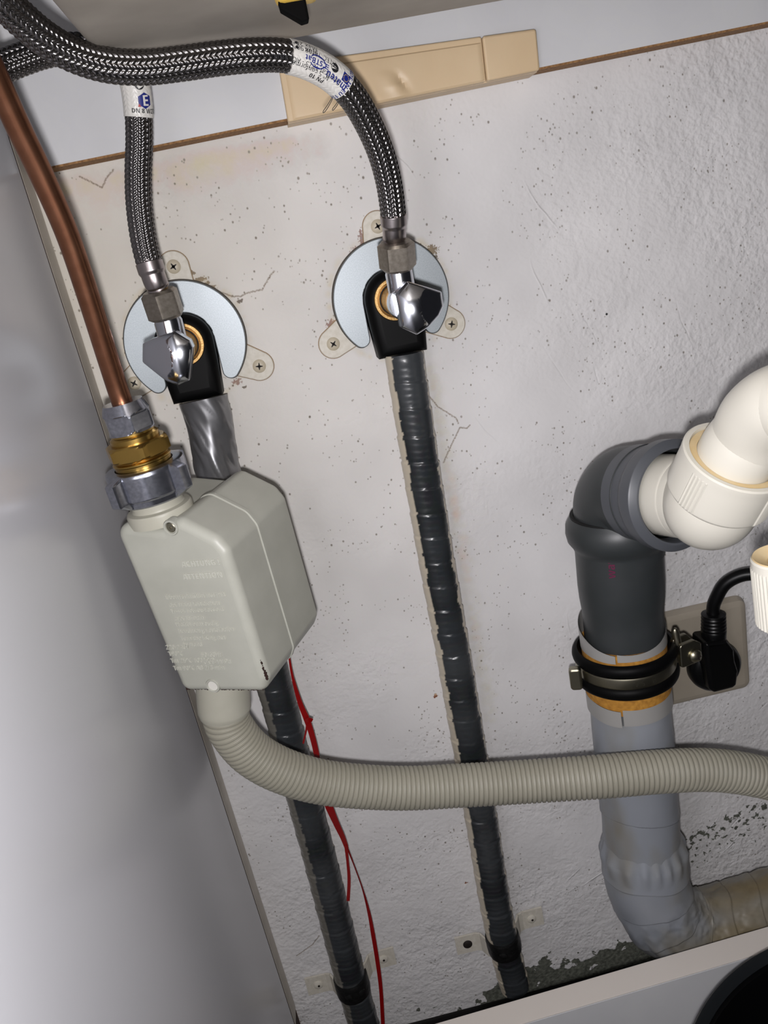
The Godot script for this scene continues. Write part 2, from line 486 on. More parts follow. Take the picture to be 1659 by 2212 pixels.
# ------------------------------------------------------------------ the wall
func build_wall() -> void:
	var W := 1300; var H := 2048
	var x0 := -0.18; var x1 := 0.46; var y0 := -0.25; var y1 := 0.75
	var px := Vector2(W / (x1 - x0), H / (y1 - y0))
	var to := func(q: Vector3) -> Vector2: return Vector2((q.x - x0) * px.x, (y1 - q.y) * px.y)
	# base colours from a soft cloud
	var soft := noise(0.004, 21, 3).get_image(W, H).get_data()
	var fine := noise(0.085, 22, 3).get_image(W, H).get_data()
	var grain := noise(0.028, 23, 3).get_image(W, H).get_data()
	var wide := noise(0.0035, 24, 2).get_image(W, H).get_data()
	var alb := PackedByteArray(); var bmp := PackedByteArray()
	alb.resize(W * H * 3); bmp.resize(W * H)
	var i := 0
	for y in H:
		var low := clampf((y - 1000.0) / 900.0, 0.0, 1.0)
		var warm_y := clampf(1.0 - absf(y - 250.0) / 900.0, 0.0, 1.0)
		for x in W:
			var s := (soft[i] - 128) * 0.06
			var right := clampf((x - 700.0) / 500.0, 0.0, 1.0)
			var warm := warm_y * clampf(1.0 - x / 700.0, 0.0, 1.0) * 9.0
			alb[3 * i] = int(212 + s)
			alb[3 * i + 1] = int(210 + s - warm * 0.5)
			alb[3 * i + 2] = int(210 + s - warm * 1.8)
			var amp := 0.12 + 0.48 * maxf(low, right) + (wide[i] - 128) * 0.002
			bmp[i] = int(clampf(128.0 + (fine[i] - 128) * amp * 0.6 + (grain[i] - 128) * amp, 0, 255))
			i += 1
	var ai := Image.create_from_data(W, H, false, Image.FORMAT_RGB8, alb)
	var bi := Image.create_from_data(W, H, false, Image.FORMAT_L8, bmp)
	# pin holes in the plaster
	var crowd := noise(0.006, 25, 2)
	for k in 9000:
		var q := Vector2(rng.randf() * W, rng.randf() * H)
		if crowd.get_noise_2d(q.x, q.y) + rng.randf() * 0.55 < 0.28: continue
		var r := 0.5 + rng.randf() * rng.randf() * 1.3
		var d := rng.randf_range(0.55, 0.9)
		for yy in range(int(q.y - r - 1), int(q.y + r + 2)):
			for xx in range(int(q.x - r - 1), int(q.x + r + 2)):
				if xx < 0 or yy < 0 or xx >= W or yy >= H: continue
				var f := clampf(r + 0.5 - Vector2(xx - q.x, (yy - q.y) * 0.8).length(), 0, 1)
				if f > 0:
					var c := ai.get_pixel(xx, yy)
					ai.set_pixel(xx, yy, c.lerp(Color(c.r * 0.55, c.g * 0.52, c.b * 0.48), f * d))
					bi.set_pixel(xx, yy, Color.WHITE * lerpf(bi.get_pixel(xx, yy).r, 0.28, f * 0.8))
	# trowel ridges and long scratches
	for k in 60:
		var q := Vector2(rng.randf_range(500, W), rng.randf_range(100, H)); var dir := Vector2.from_angle(rng.randf_range(-0.9, -0.4) if q.y > 1300 else rng.randf_range(1.1, 1.6))
		var n := rng.randi_range(30, 130); var up := rng.randf_range(-0.10, 0.14)
		for s in n:
			q += dir; dir = dir.rotated(rng.randf_range(-0.05, 0.05))
			stamp(bi, q, 1.6, up * sin(PI * s / n))
	# stains and bare patches round the fixings, as they sit on this wall
	var blots := [[410, 590, 9, 5, 0], [430, 604, 16, 4, 0], [447, 612, 5, 4, 0], [460, 622, 6, 5, 0], [518, 650, 5, 4, 1], [512, 824, 8, 5, 2], [527, 836, 4, 2, 1],
		[784, 522, 7, 22, 2], [770, 540, 10, 6, 2], [932, 540, 12, 9, 0], [940, 556, 4, 5, 1], [716, 700, 9, 9, 2], [958, 690, 8, 6, 3], [952, 705, 7, 6, 3], [800, 512, 14, 6, 3],
		[1310, 678, 2.2, 2.2, 4], [940, 1503, 4.5, 4, 5], [1006, 1907, 3.5, 2.5, 5], [940, 1500, 3, 3, 6]]
	var tones := [Color(0.50, 0.44, 0.36), Color(0.42, 0.38, 0.34), Color(0.55, 0.44, 0.41), Color(0.52, 0.58, 0.64), Color(0.05, 0.05, 0.05), Color(0.42, 0.22, 0.12), Color(0.75, 0.62, 0.50)]
	var ragged := noise(0.12, 31, 3)
	for b in blots:
		var c: Vector2 = to.call(P(b[0], b[1], 0))
		var rx: float = b[2] * 0.86; var ry: float = b[3] * 0.86
		for yy in range(int(c.y - ry * 1.6 - 2), int(c.y + ry * 1.6 + 3)):
			for xx in range(int(c.x - rx * 1.6 - 2), int(c.x + rx * 1.6 + 3)):
				if xx < 0 or yy < 0 or xx >= W or yy >= H: continue
				var d := Vector2((xx - c.x) / rx, (yy - c.y) / ry).length() + ragged.get_noise_2d(xx * 1.6, yy * 1.6) * (0.9 if rx > 3 else 0.0)
				if d < 1.0:
					ai.set_pixel(xx, yy, ai.get_pixel(xx, yy).lerp(tones[b[4]], 0.85))
					bi.set_pixel(xx, yy, Color.WHITE * (bi.get_pixel(xx, yy).r - 0.12))
	# yellowed glue along the right-hand pipe, beside the fixings and beneath the rail
	for k in 500:
		var t := rng.randf()
		var c: Vector2 = to.call(P(lerpf(930, 1062, t), lerpf(790, 1560, t), 0)) + Vector2(rng.randfn(0, 7), 0)
		tint(ai, c, rng.randf_range(4, 12), Color(0.80, 0.72, 0.58), 0.05)
	for k in 700:
		var t := rng.randf()
		var c: Vector2 = to.call(P(lerpf(110, 700, t), lerpf(395, 285, t), 0)) + Vector2(0, absf(rng.randfn(0, 26)))
		tint(ai, c, rng.randf_range(5, 16), Color(0.82, 0.78, 0.66), 0.025)
	for c0 in [[403, 737], [842, 643]]:
		for k in 120:
			var a := rng.randf() * TAU
			var c: Vector2 = to.call(P(c0[0], c0[1], 0)) + Vector2.from_angle(a) * px * 0.052
			tint(ai, c, rng.randf_range(4, 10), Color(0.80, 0.70, 0.52), 0.09)
	# hair cracks
	for line in [[[470, 628], [500, 640], [518, 640], [535, 632], [566, 625], [580, 600], [592, 583]], [[922, 850], [945, 878], [985, 903], [990, 915]], [[993, 923], [975, 960], [957, 1000]], [[993, 923], [1008, 925], [1016, 917]],
			[[170, 380], [195, 392], [220, 405], [228, 385], [245, 365]], [[640, 2065], [675, 2040], [690, 2020]]]:
		for k in line.size() - 1:
			var a: Vector2 = to.call(P(line[k][0], line[k][1], 0)); var b: Vector2 = to.call(P(line[k + 1][0], line[k + 1][1], 0))
			var n := int(a.distance_to(b)) + 1
			for s in n:
				var c := a.lerp(b, s / float(n)) + Vector2(rng.randfn(0, 0.4), rng.randfn(0, 0.4))
				tint(ai, c, 1.1, Color(0.42, 0.36, 0.30), 0.45)
				stamp(bi, c, 1.0, -0.1)
	# damp, flaking base of the wall
	var flake := noise(0.03, 33, 4); var big := noise(0.008, 34, 3)
	for yy in range(1600, H):
		for xx in range(0, W):
			var wx := x0 + xx / px.x; var wy := y1 - yy / px.y
			var edge := -0.204 + 0.026 * clampf((wx - 0.05) / 0.1, -1.0, 1.0) + flake.get_noise_2d(xx, yy) * 0.030 + big.get_noise_2d(xx, yy) * 0.03
			if wx > 0.29: edge = maxf(edge, -0.050 + 0.35 * (wx - 0.36) + flake.get_noise_2d(xx * 1.7, yy * 1.7) * 0.07 - absf(wy + 0.04 - 0.3 * (wx - 0.36)) * 1.6)
			if wy < edge:
				var v := 0.37 + flake.get_noise_2d(xx * 3.0, yy * 3.0) * 0.12
				ai.set_pixel(xx, yy, Color(v * 1.0, v * 1.02, v * 0.93))
				bi.set_pixel(xx, yy, Color.WHITE * (bi.get_pixel(xx, yy).r * 0.8 - 0.05))
	ai.generate_mipmaps()
	var m := mat("plaster", Color.WHITE, 0.75, 0.0, 0.3)
	m.albedo_texture = ImageTexture.create_from_image(ai)
	m.heightmap_enabled = true; m.heightmap_texture = ImageTexture.create_from_image(bi); m.heightmap_scale = 0.22
	# a slab with a textured face
	var st := SurfaceTool.new()
	st.begin(Mesh.PRIMITIVE_TRIANGLES)
	var lo := Vector3(-0.30, -0.32, -0.12); var hi := Vector3(0.75, 1.05, 0.0)
	var corner := func(k: int) -> Vector3: return Vector3(hi.x if k & 1 else lo.x, hi.y if k & 2 else lo.y, hi.z if k & 4 else lo.z)
	for f in [[4, 5, 7, 6, Vector3.BACK], [1, 0, 2, 3, Vector3.FORWARD], [0, 4, 6, 2, Vector3.LEFT], [5, 1, 3, 7, Vector3.RIGHT], [6, 7, 3, 2, Vector3.UP], [0, 1, 5, 4, Vector3.DOWN]]:
		for k in [0, 2, 1, 0, 3, 2]:
			var q: Vector3 = corner.call(f[k])
			st.set_normal(f[4])
			st.set_uv(Vector2((q.x - x0) / (x1 - x0), (y1 - q.y) / (y1 - y0)))
			st.add_vertex(q)
	st.index()
	st.generate_tangents()
	var wall := thing("wall_back", "rough white painted plaster wall behind all the pipes", "wall", Vector3.ZERO, "", "structure")
	part("plaster", st.commit(), m, wall)
	var fl := thing("floor", "dark floor strip below the flaking wall", "floor", Vector3.ZERO, "", "structure")
	part("boards", block(1.1, 0.9, 0.03, 0.002, Transform3D(Basis(Vector3.RIGHT, -PI / 2), Vector3(0.2, -0.24, 0.40))), M["dark floor"], fl)

func stamp(im: Image, c: Vector2, r: float, by: float) -> void:
	for yy in range(int(c.y - r - 1), int(c.y + r + 2)):
		for xx in range(int(c.x - r - 1), int(c.x + r + 2)):
			if xx < 0 or yy < 0 or xx >= im.get_width() or yy >= im.get_height(): continue
			var f := clampf(1.0 - Vector2(xx, yy).distance_to(c) / (r + 0.5), 0, 1)
			im.set_pixel(xx, yy, Color.WHITE * clampf(im.get_pixel(xx, yy).r + by * f, 0, 1))

func tint(im: Image, c: Vector2, r: float, to: Color, by: float) -> void:
	for yy in range(int(c.y - r - 1), int(c.y + r + 2)):
		for xx in range(int(c.x - r - 1), int(c.x + r + 2)):
			if xx < 0 or yy < 0 or xx >= im.get_width() or yy >= im.get_height(): continue
			var f := clampf(1.0 - Vector2(xx, yy).distance_to(c) / (r + 0.5), 0, 1)
			im.set_pixel(xx, yy, im.get_pixel(xx, yy).lerp(to, by * f))

# ------------------------------------------------------------------ cupboard boards
func build_cupboard() -> void:
	# left side panel: its face, and the strip behind the groove; it leans out a little from the pipes' upright
	var side := thing("side_panel", "large white cupboard side panel filling the left edge", "panel", Vector3(-0.165, -0.2, 0.3))
	var lean := Transform3D(Basis(Vector3.BACK, 0.0215), Vector3(-0.1502, -0.11, 0.0)) * Transform3D(Basis(Vector3(0, 0, -1), Vector3.UP, Vector3.RIGHT), Vector3(0.0, 0.11, 0.0))
	part("board", block(1.2, 1.50, 0.019, 0.0008, lean * moved(-0.6305, 0.42, -0.019)), M["side panel melamine"], side)
	part("back_strip", block(0.0265, 1.27, 0.014, 0.0006, lean * moved(-0.0139, 0.49, -0.0142)), M["panel back edge"], side, "greyish narrow strip between panel and wall")
	part("groove", block(0.028, 1.29, 0.012, 0.0005, lean * moved(-0.0172, 0.45, -0.0124)), M["dark gap"], side)
	part("strip_foot", block(0.0265, 0.10, 0.0135, 0.0008, lean * moved(-0.0139, -0.198, -0.0142)), M["chipboard"], side, "brown bare end of the strip")
	# white rail along the top of the wall
	var a := P(105, 375, 0.0); var b := P(1659, 60, 0.0)
	var tilt := atan2(b.y - a.y, b.x - a.x)
	var rail := thing("back_rail", "white board with bare chipboard underside fixed across the wall top", "rail", Vector3(0.2, 0.72, 0.011))
	var xf := Transform3D(Basis(Vector3.BACK, tilt), a)
	part("board", block(0.90, 0.30, 0.0215, 0.0004, xf * moved(0.441, 0.1515, 0.0005)), M["melamine"], rail)
	part("bare_edge", block(0.90, 0.0018, 0.0213, 0.0002, xf * moved(0.441, 0.0009, 0.0005)), M["chipboard"], rail, "brown chipboard edge facing down")
	# beige plastic cover on the rail: a tapering trough, wider at its left end
	var zf := 0.0285
	var bl := P(622, 264, zf); var br := P(1166, 152, zf); var tr := P(1158, 62, zf); var tl := P(601, 139, zf)
	var cover := thing("cable_cover", "beige plastic cover clipped over the lower edge of the white rail", "cover", bl.lerp(br, 0.5))
	var on := func(u: float, v: float) -> Vector2:
		var q := bl.lerp(br, u).lerp(tl.lerp(tr, u), v)
		return Vector2(q.x, q.y)
	var split := 0.785
	var flat_x := Transform3D()
	part("end_cap", plate(rounded([on.call(split + 0.001, 0), on.call(1, 0), on.call(1, 1), on.call(split + 0.001, 1)], 0.0022), 0.0226, zf + 0.0013, 0.0018, flat_x), M["beige plastic"], cover, "plain right-hand end of beige cover")
	part("base", plate(rounded([on.call(0, 0), on.call(split - 0.001, 0), on.call(split - 0.001, 1), on.call(0, 1)], 0.0015), 0.0226, zf, 0.0012, flat_x), M["beige plastic"], cover)
	var lip := MB.new()
	slab(lip, PackedVector2Array([on.call(0.002, -0.004), on.call(0.998, -0.004), on.call(0.998, 0.035), on.call(0.002, 0.035)]), [[0.0003, 0.0006], [0.0, 0.001], [0.0, 0.0224]], flat_x)
	part("bottom_lip", lip.mesh(20), M["beige plastic"], cover, "beige lip under the board edge")
	# lid: a slightly bulged sheet, dented near its lower edge
	var mb := MB.new()
	var nx := 70; var ny := 26; var u0 := 0.020; var u1 := split - 0.004; var v0 := 0.012; var v1 := 0.87
	var at := func(i: int, j: int) -> Vector3:
		var p := i / float(nx); var r := j / float(ny)
		var q: Vector2 = on.call(lerpf(u0, u1, p), lerpf(v0, v1, r))
		var z := zf + 0.0010 + 0.0012 * sin(PI * p) * (1.0 - r)
		var line := (p - 0.585 + (r - 0.25) * 0.10) * 0.155
		z -= 0.0022 * exp(-pow(line / 0.003, 2)) * clampf(1.0 - absf(r - 0.36) / 0.34, 0, 1)
		z += 0.0016 * exp(-pow((line + 0.008) / 0.006, 2)) * clampf(1.0 - absf(r - 0.3) / 0.4, 0, 1)
		var e := minf(minf(p, 1.0 - p) * 3.2, minf(r, 1.0 - r))
		return Vector3(q.x, q.y, z - 0.0011 * pow(clampf(1.0 - e / 0.05, 0, 1), 2))
	var down := func(i: int, j: int) -> Vector3:
		var q: Vector3 = at.call(i, j)
		return Vector3(q.x, q.y, zf + 0.0001)
	for i in nx:
		for j in ny:
			mb.quad(at.call(i, j), at.call(i + 1, j), at.call(i + 1, j + 1), at.call(i, j + 1))
	for k in nx:
		mb.quad(down.call(k, 0), down.call(k + 1, 0), at.call(k + 1, 0), at.call(k, 0))
		mb.quad(at.call(k, ny), at.call(k + 1, ny), down.call(k + 1, ny), down.call(k, ny))
	for k in ny:
		mb.quad(down.call(0, k + 1), down.call(0, k), at.call(0, k), at.call(0, k + 1))
		mb.quad(down.call(nx, k), down.call(nx, k + 1), at.call(nx, k + 1), at.call(nx, k))
	part("lid", mb.mesh(30), M["beige plastic"], cover, "dented flat lid of beige cover")
	# white panel standing in front of the wall at the bottom
	var level := -0.075
	var r0 := PY(1180, 2143, level); var r1 := PY(1659, 2003, level)
	var f0 := PY(1180, 2198, level)
	var dir := (r1 - r0).normalized(); var thick := (f0 - r0).dot(Vector3(-dir.z, 0, dir.x))
	var front := thing("low_panel", "white panel standing across the bottom with its top edge showing", "panel", r0.lerp(r1, 0.5) + Vector3(0, -0.08, 0))
	var fx := Transform3D(Basis(dir, Vector3.UP, dir.cross(Vector3.UP)), r0)
	part("board", block(0.86, 0.082, absf(thick), 0.0008, fx * moved(0.178, -0.0412, 0.0)), M["melamine"], front)
	part("top_edge", block(0.86, 0.0012, absf(thick) - 0.0002, 0.0003, fx * moved(0.178, 0.0004, 0.0001)), mat("top edging", Color(0.86, 0.83, 0.80), 0.4), front, "cream edging along the top of the panel")

func shift(poly: PackedVector2Array, x: float, y: float) -> PackedVector2Array:
	for i in poly.size(): poly[i] += Vector2(x, y)
	return poly

# ------------------------------------------------------------------ sink
func build_sink() -> void:
	var y0 := 0.7477
	var sink := thing("sink_bowl", "grey steel underside of the sink bowl at the top", "sink", Vector3(0.2, y0, 0.35))
	var poly := rounded([Vector2(-0.076, -0.55), Vector2(0.50, -0.55), Vector2(0.50, -0.12), Vector2(-0.076, -0.12)], 0.055, 10)
	var mb := MB.new()
	var layers := []
	for k in 7:
		var a := PI / 2 * k / 6
		layers.append([0.010 * (1 - sin(a)), 0.010 * (1 - cos(a))])
	layers.append([0.0, 0.16])
	layers.append([0.0012, 0.16])
	layers.append([0.0012, 0.010])
	layers.append([0.010, 0.0015])
	var up := Transform3D(Basis(Vector3.RIGHT, Vector3.FORWARD, Vector3.UP), Vector3(0, y0, 0))
	slab(mb, poly, layers, up)
	part("bowl", mb.mesh(40), M["sink steel"], sink)
	# clip under the sink, close to the viewer
	var clip := thing("sink_clip", "yellow clip with a black pointed rubber wedge under the sink", "clip", PY(640, -6, y0 - 0.006))
	var c := PY(640, -6, y0 - 0.006); var hc := c.z
	var wedge := PackedVector2Array()
	for q in [[597, -6], [606, 24], [652, 51], [668, 46], [658, -6]]:
		var d := P(q[0], q[1], hc) - c
		wedge.append(Vector2(d.x, d.y))
	part("wedge", plate(rounded(Array(wedge), 0.001), -0.004, 0.004, 0.0012, Transform3D(Basis(), c)), mat("clip rubber", Color(0.03, 0.03, 0.03), 0.85, 0.0, 0.15), clip, "black rubber wedge")
	var d0 := P(594, -3, hc) - c; var d1 := P(692, 3, hc) - c
	part("cap", block(d1.x - d0.x, 0.0085, 0.016, 0.003, Transform3D(Basis(), c + Vector3((d0.x + d1.x) / 2, 0.0016, -0.008))), M["yellow cap"], clip, "yellow plastic cap")

# ------------------------------------------------------------------ drain on the right
func build_drain() -> void:
	var gx := P(1340, 1250, 0.06).x
	var g := thing("drain_pipe", "dark grey plastic drain pipe with elbow on the right", "pipe", Vector3(gx, 0.15, 0.06))
	var A := Vector3(0.2445, 0.381, 0.06)
	var d := Vector3(sin(deg_to_rad(16)) * cos(deg_to_rad(8)), sin(deg_to_rad(8)), cos(deg_to_rad(16)) * cos(deg_to_rad(8)))
	# straight pipe, widening into the socket that takes the elbow
	var low := Vector3(0.2372, 0.20, 0.06)
	var vr := Rail.new([low, low.lerp(A, 0.35), low.lerp(A, 0.7), A] as Array[Vector3], Vector3.BACK)
	var ytop := (0.338 - low.y)
	part("pipe", turned([[0.0340, 0.026], [0.0355, 0.026], [0.0355, 0.06], [0.0357, 0.068], [0.0372, 0.082], [0.0378, 0.095], [0.0378, ytop - 0.010], [0.040, ytop - 0.005], [0.0435, ytop], [0.0448, ytop + 0.007], [0.0442, ytop + 0.014], [0.0415, ytop + 0.019], [0.040, ytop + 0.022], [0.0385, ytop + 0.022], [0.038, ytop]], 64, arrow(low, A - low)), M["grey drain plastic"], g)
	part("seal", turned([[0.037, ytop + 0.016], [0.0398, ytop + 0.021], [0.0398, ytop + 0.0235], [0.037, ytop + 0.0235]], 48, arrow(low, A - low)), M["seal shadow"], g, "black rubber seal ring")
	# elbow: mitred bend out of the collar towards the viewer
	var er := Rail.new([A + Vector3(-0.0004, -0.06, 0), A + Vector3(0, -0.028, 0), A + Vector3(0, -0.012, 0) + d * 0.004, A + d * 0.018 + Vector3(0, -0.001, 0), A + d * 0.034, A + d * 0.052] as Array[Vector3], Vector3.RIGHT, 0.0005)
	part("elbow", sweep(er, 0, er.length, 70, 64, func(s: float, _a: float) -> float: return 0.0372 + 0.0012 * smoothstep(0.03, 0.05, s)), M["grey drain plastic"], g)
	var sx := arrow(A + d * 0.034, d, Vector3.RIGHT)
	part("socket", turned([[0.0385, 0.0], [0.0395, 0.0005], [0.0395, 0.022], [0.0425, 0.027], [0.0440, 0.031], [0.0440, 0.041], [0.0432, 0.042], [0.0385, 0.0445], [0.0368, 0.0445], [0.0355, 0.041], [0.0345, 0.030]], 72, sx, 25), M["socket lip"], g, "lighter grey socket lip facing the viewer")
	part("mould_seam", turned([[0.0388, 0.0], [0.0402, 0.0006], [0.0402, 0.0014], [0.0388, 0.002]], 64, sx * moved(0, 0.012, 0)), M["grey drain plastic"], g)
	# printed maker's name, reading upwards and running in under the collar
	var lr := Rail.new([low, low.lerp(A, 0.5), A] as Array[Vector3], Vector3.BACK)
	var mark := letters("wavin", 0.0098)
	var s_w := lr.near(P(1294, 1222, 0.09))
	part("lettering", bent(mark.get_mesh_arrays(), lr, s_w + 0.0015, -0.56, 0.0382, 0.0), M["ink magenta"], g, "magenta print on the grey pipe")
	# --- white trap pipe: tail into the socket, elbow, union nut, bent pipe
	var t := thing("trap_pipe", "cream white plastic trap bend with ribbed union nut entering grey socket", "pipe", A + d * 0.06)
	var tail := A + d * 0.056
	var C3 := P(1548, 1066, 0.195); var C4 := P(1592, 984, 0.212)
	part("tail", turned([[0.0, 0.0], [0.0322, 0.0], [0.0322, 0.034], [0.0315, 0.036], [0.02, 0.036]], 64, arrow(tail, d, Vector3.RIGHT)), M["white drain plastic"], t)
	var ax := (C4 - C3).normalized()
	var wr := Rail.new([tail + d * 0.026, tail + d * 0.040, tail + d * 0.052 + ax * 0.004, C3 - ax * 0.012, C3 + ax * 0.004, C3 + ax * 0.02] as Array[Vector3], Vector3.RIGHT, 0.0005)
	part("bend", sweep(wr, 0, wr.length, 80, 64, func(_s: float, _a: float) -> float: return 0.0316, null, 1), M["white drain plastic"], t)
	var nh := C3.distance_to(C4)
	var nx := arrow(C3, ax, Vector3(0.35, 0, 1))
	var grip := func(r: float, y: float, a: float) -> float:
		var m := fposmod(a + 0.62, TAU / 4) - TAU / 8
		if absf(m) < 0.20 and r > 0.0338 and y < nh * 0.86:
			return r + 0.0008 * (0.5 + 0.5 * cos(m / 0.40 * TAU * 5.0 + PI))
		return r
	var prof := [[0.031, -0.001], [0.0335, 0.0], [0.0352, 0.002]]
	for k in 8: prof.append([0.0355, 0.003 + (nh * 0.84 - 0.003) * k / 7.0])
	prof.append_array([[0.0358, nh * 0.86], [0.0358, nh * 0.97], [0.0348, nh], [0.0318, nh], [0.0312, nh - 0.003], [0.0300, nh - 0.006], [0.0268, nh - 0.006]])
	part("union_nut", turned(prof, 240, nx, 28, grip), M["white drain plastic"], t, "ribbed white union nut")
	part("olive", turned([[0.0312, nh - 0.004], [0.0310, nh - 0.002], [0.0285, nh - 0.0012], [0.0262, nh - 0.0016], [0.0255, nh - 0.006]], 64, nx), M["yellowed plastic"], t, "yellowed sealing ring inside the nut")
	var up := Rail.new([C4 - ax * 0.012, C4 + ax * 0.004, C4 + ax * 0.016 + Vector3(0.003, 0, 0.0), P(1648, 900, 0.232), P(1700, 872, 0.25), P(1790, 880, 0.27), P(1790, 880, 0.27) + Vector3(0.07, -0.004, 0.02), P(1790, 880, 0.27) + Vector3(0.15, -0.008, 0.04)] as Array[Vector3], Vector3.RIGHT, 0.0006)
	part("inlet", sweep(up, 0, up.length, 130, 56, func(_s: float, _a: float) -> float: return 0.0258), M["white drain plastic"], t)
	# --- wrapped lower pipe
	var wrail := Rail.new([Vector3(0.2377, 0.272, 0.06), Vector3(0.2372, 0.21, 0.06), P(1366, 1580, 0.06), P(1380, 1740, 0.06), P(1391, 1850, 0.06), P(1400, 1910, 0.06), P(1432, 1972, 0.06), P(1490, 2003, 0.06), P(1570, 1993, 0.06), P(1690, 1957, 0.06), P(1800, 1925, 0.06), P(1800, 1925, 0.06) + Vector3(0.12, 0.002, 0)] as Array[Vector3], Vector3.BACK, 0.001)
	var w := thing("wrapped_pipe", "lower drain pipe wrapped in pale grey tape, bending right near floor", "pipe", Vector3(0.2372, 0.1, 0.06))
	var crinkle := noise(28.0, 41, 3); var blob := noise(9.0, 42, 3)
	var clean := Color(0.56, 0.575, 0.60); var dirty := Color(0.47, 0.42, 0.32)
	var tone := func(s: float, a: float) -> Color:
		var k := clampf(smoothstep(0.30, 0.46, s) * 0.75 + blob.get_noise_3d(s, cos(a) * 0.1, sin(a) * 0.1) * 0.6, 0.0, 1.0)
		return clean.lerp(dirty, k).srgb_to_linear()
	# clean outer sleeve above the bulge, wound in a slanting lap
	var s_top := wrail.near(P(1362, 1520, 0.06)); var s_mid := wrail.near(P(1389, 1828, 0.06))
	var lap := func(s: float, a: float) -> float:
		var u := (s - s_top) / 0.062 + 0.22 * cos(a - 0.7)
		return fposmod(u, 1.0)
	part("outer_wrap", sweep(wrail, s_top, s_mid, 300, 72, func(s: float, a: float) -> float:
		var f: float = 1.0 - lap.call(s, a)
		return 0.0362 + 0.0013 * smoothstep(0.0, 0.02, f) * (1.0 - 0.75 * f) + 0.0005 * crinkle.get_noise_3d(s, cos(a) * 0.04, sin(a) * 0.04) + 0.0012 * maxf(0.0, sin(a * 3.0 + s * 30.0)) * smoothstep(0.0, 0.03, s - s_top) * 0.4, tone, 3), M["wrap tape"], w, "cleaner outer sleeve of grey tape")
	# bulging inner sleeve with gathers, then laps round the bend
	part("inner_wrap", sweep(wrail, s_mid - 0.022, wrail.length, 640, 96, func(s: float, a: float) -> float:
		var k := s - s_mid
		var r := 0.0358 + 0.0062 * smoothstep(-0.020, 0.006, k) - 0.0015 * smoothstep(0.02, 0.06, k)
		var pleat := clampf(1.0 - absf(k - 0.001) / 0.016, 0, 1)
		r += 0.0018 * pleat * sin(a * 17.0 + 2.0 * sin(a * 3.0))
		var f := 1.0 - fposmod(k / 0.034 + 0.30 * cos(a - 0.5) + 0.03 * sin(a * 5), 1.0)
		r += 0.0011 * smoothstep(0.0, 0.03, f) * (1.0 - f) * smoothstep(0.015, 0.03, k)
		r += 0.0034 * crinkle.get_noise_3d(s * 0.7, cos(a) * 0.06 + s * 0.5, sin(a) * 0.06) * smoothstep(0.03, 0.09, k)
		r -= 0.0030 * smoothstep(0.05, 0.10, k) * (0.5 + 0.5 * cos(a + 1.57))
		return r, tone), M["wrap tape"], w, "dirty gathered inner sleeve")
	# yellow foam bands above and below the clamp, and the white wrap lips
	var band := func(s: float, a: float) -> float: return 0.0378 + 0.0003 * crinkle.get_noise_3d(s * 2.0, cos(a) * 0.08, sin(a) * 0.08)
	var s_c := wrail.near(P(1351, 1424, 0.06))
	part("foam_band", sweep(wrail, s_c - 0.024, s_c + 0.036, 40, 64, func(s: float, a: float) -> float: return band.call(s, a) + 0.0008 * smoothstep(0.0, 0.03, s - s_c), null, 3), M["yellow foam"], w, "yellow foam band under the clamp")
	var lip_tone := func(_s: float, _a: float) -> Color: return Color(0.60, 0.595, 0.585).srgb_to_linear()
	part("upper_lip", lip(wrail, s_c - 0.050, s_c - 0.0185, 0.0384, 0.80, lip_tone), M["wrap tape"], w, "curling white tape lip above the clamp")
	part("lower_lip", lip(wrail, s_c + 0.0280, s_c + 0.046, 0.0388, 0.10, lip_tone), M["wrap tape"], w, "curling white tape lip below the clamp")
	# --- clamp
	var cf := wrail.frame(s_c)
	var k := thing("pipe_clamp", "black rubber lined steel clamp round the taped drain pipe", "clamp", cf.origin)
	var cx := arrow(cf.origin, -cf.basis.y)
	cx = cx.rotated_local(Vector3.RIGHT, 0.0) if false else cx
	var bead := func(y: float) -> Array:
		var out := []
		for q in 9:
			var a := PI * q / 8 - PI / 2
			out.append([0.0418 + 0.0052 * cos(a), y + 0.0062 * sin(a)])
		return out
	var liner := []
	liner.append_array(bead.call(-0.0108)); liner.append([0.0420, -0.004]); liner.append([0.0420, 0.004]); liner.append_array(bead.call(0.0108)); liner.append([0.0383, 0.012]); liner.append([0.0383, -0.012]); liner.append(liner[0])
	part("liner", turned(liner, 80, cx, 40), M["black rubber"], k, "black rubber lining in two beads")
	part("band", turned([[0.0420, -0.0055], [0.0443, -0.0052], [0.0450, -0.0035], [0.0450, 0.0035], [0.0443, 0.0052], [0.0420, 0.0055]], 80, cx, 25), M["zinc band"], k, "zinc plated steel band")
	var stampd := letters("7 5    6", 0.0065, 0.0, false)
	var br := Rail.new([cf.origin + cf.basis.y * 0.02, cf.origin, cf.origin - cf.basis.y * 0.02] as Array[Vector3], Vector3.BACK, 0.001)
	part("stamping", bent(stampd.get_mesh_arrays(), br, 0.02, 0.0, 0.0452, -PI / 2), mat("stamped mark", Color(0.28, 0.27, 0.23), 0.5, 0.6), k)
	var yy := cx.basis.y
	var ear := cf.origin + Vector3(0.046, 0.004, 0.022)
	var ez := Vector3(0.25, 0.0, 1.0).normalized(); var eb := Basis(yy.cross(ez).normalized(), yy, ez)
	part("ear", plate(rounded([Vector2(-0.006, -0.010), Vector2(0.017, -0.010), Vector2(0.017, 0.008), Vector2(0.010, 0.013), Vector2(-0.006, 0.013)], 0.003), 0.0, 0.004, 0.001, Transform3D(eb, ear)), M["zinc band"], k, "steel clamp ear")
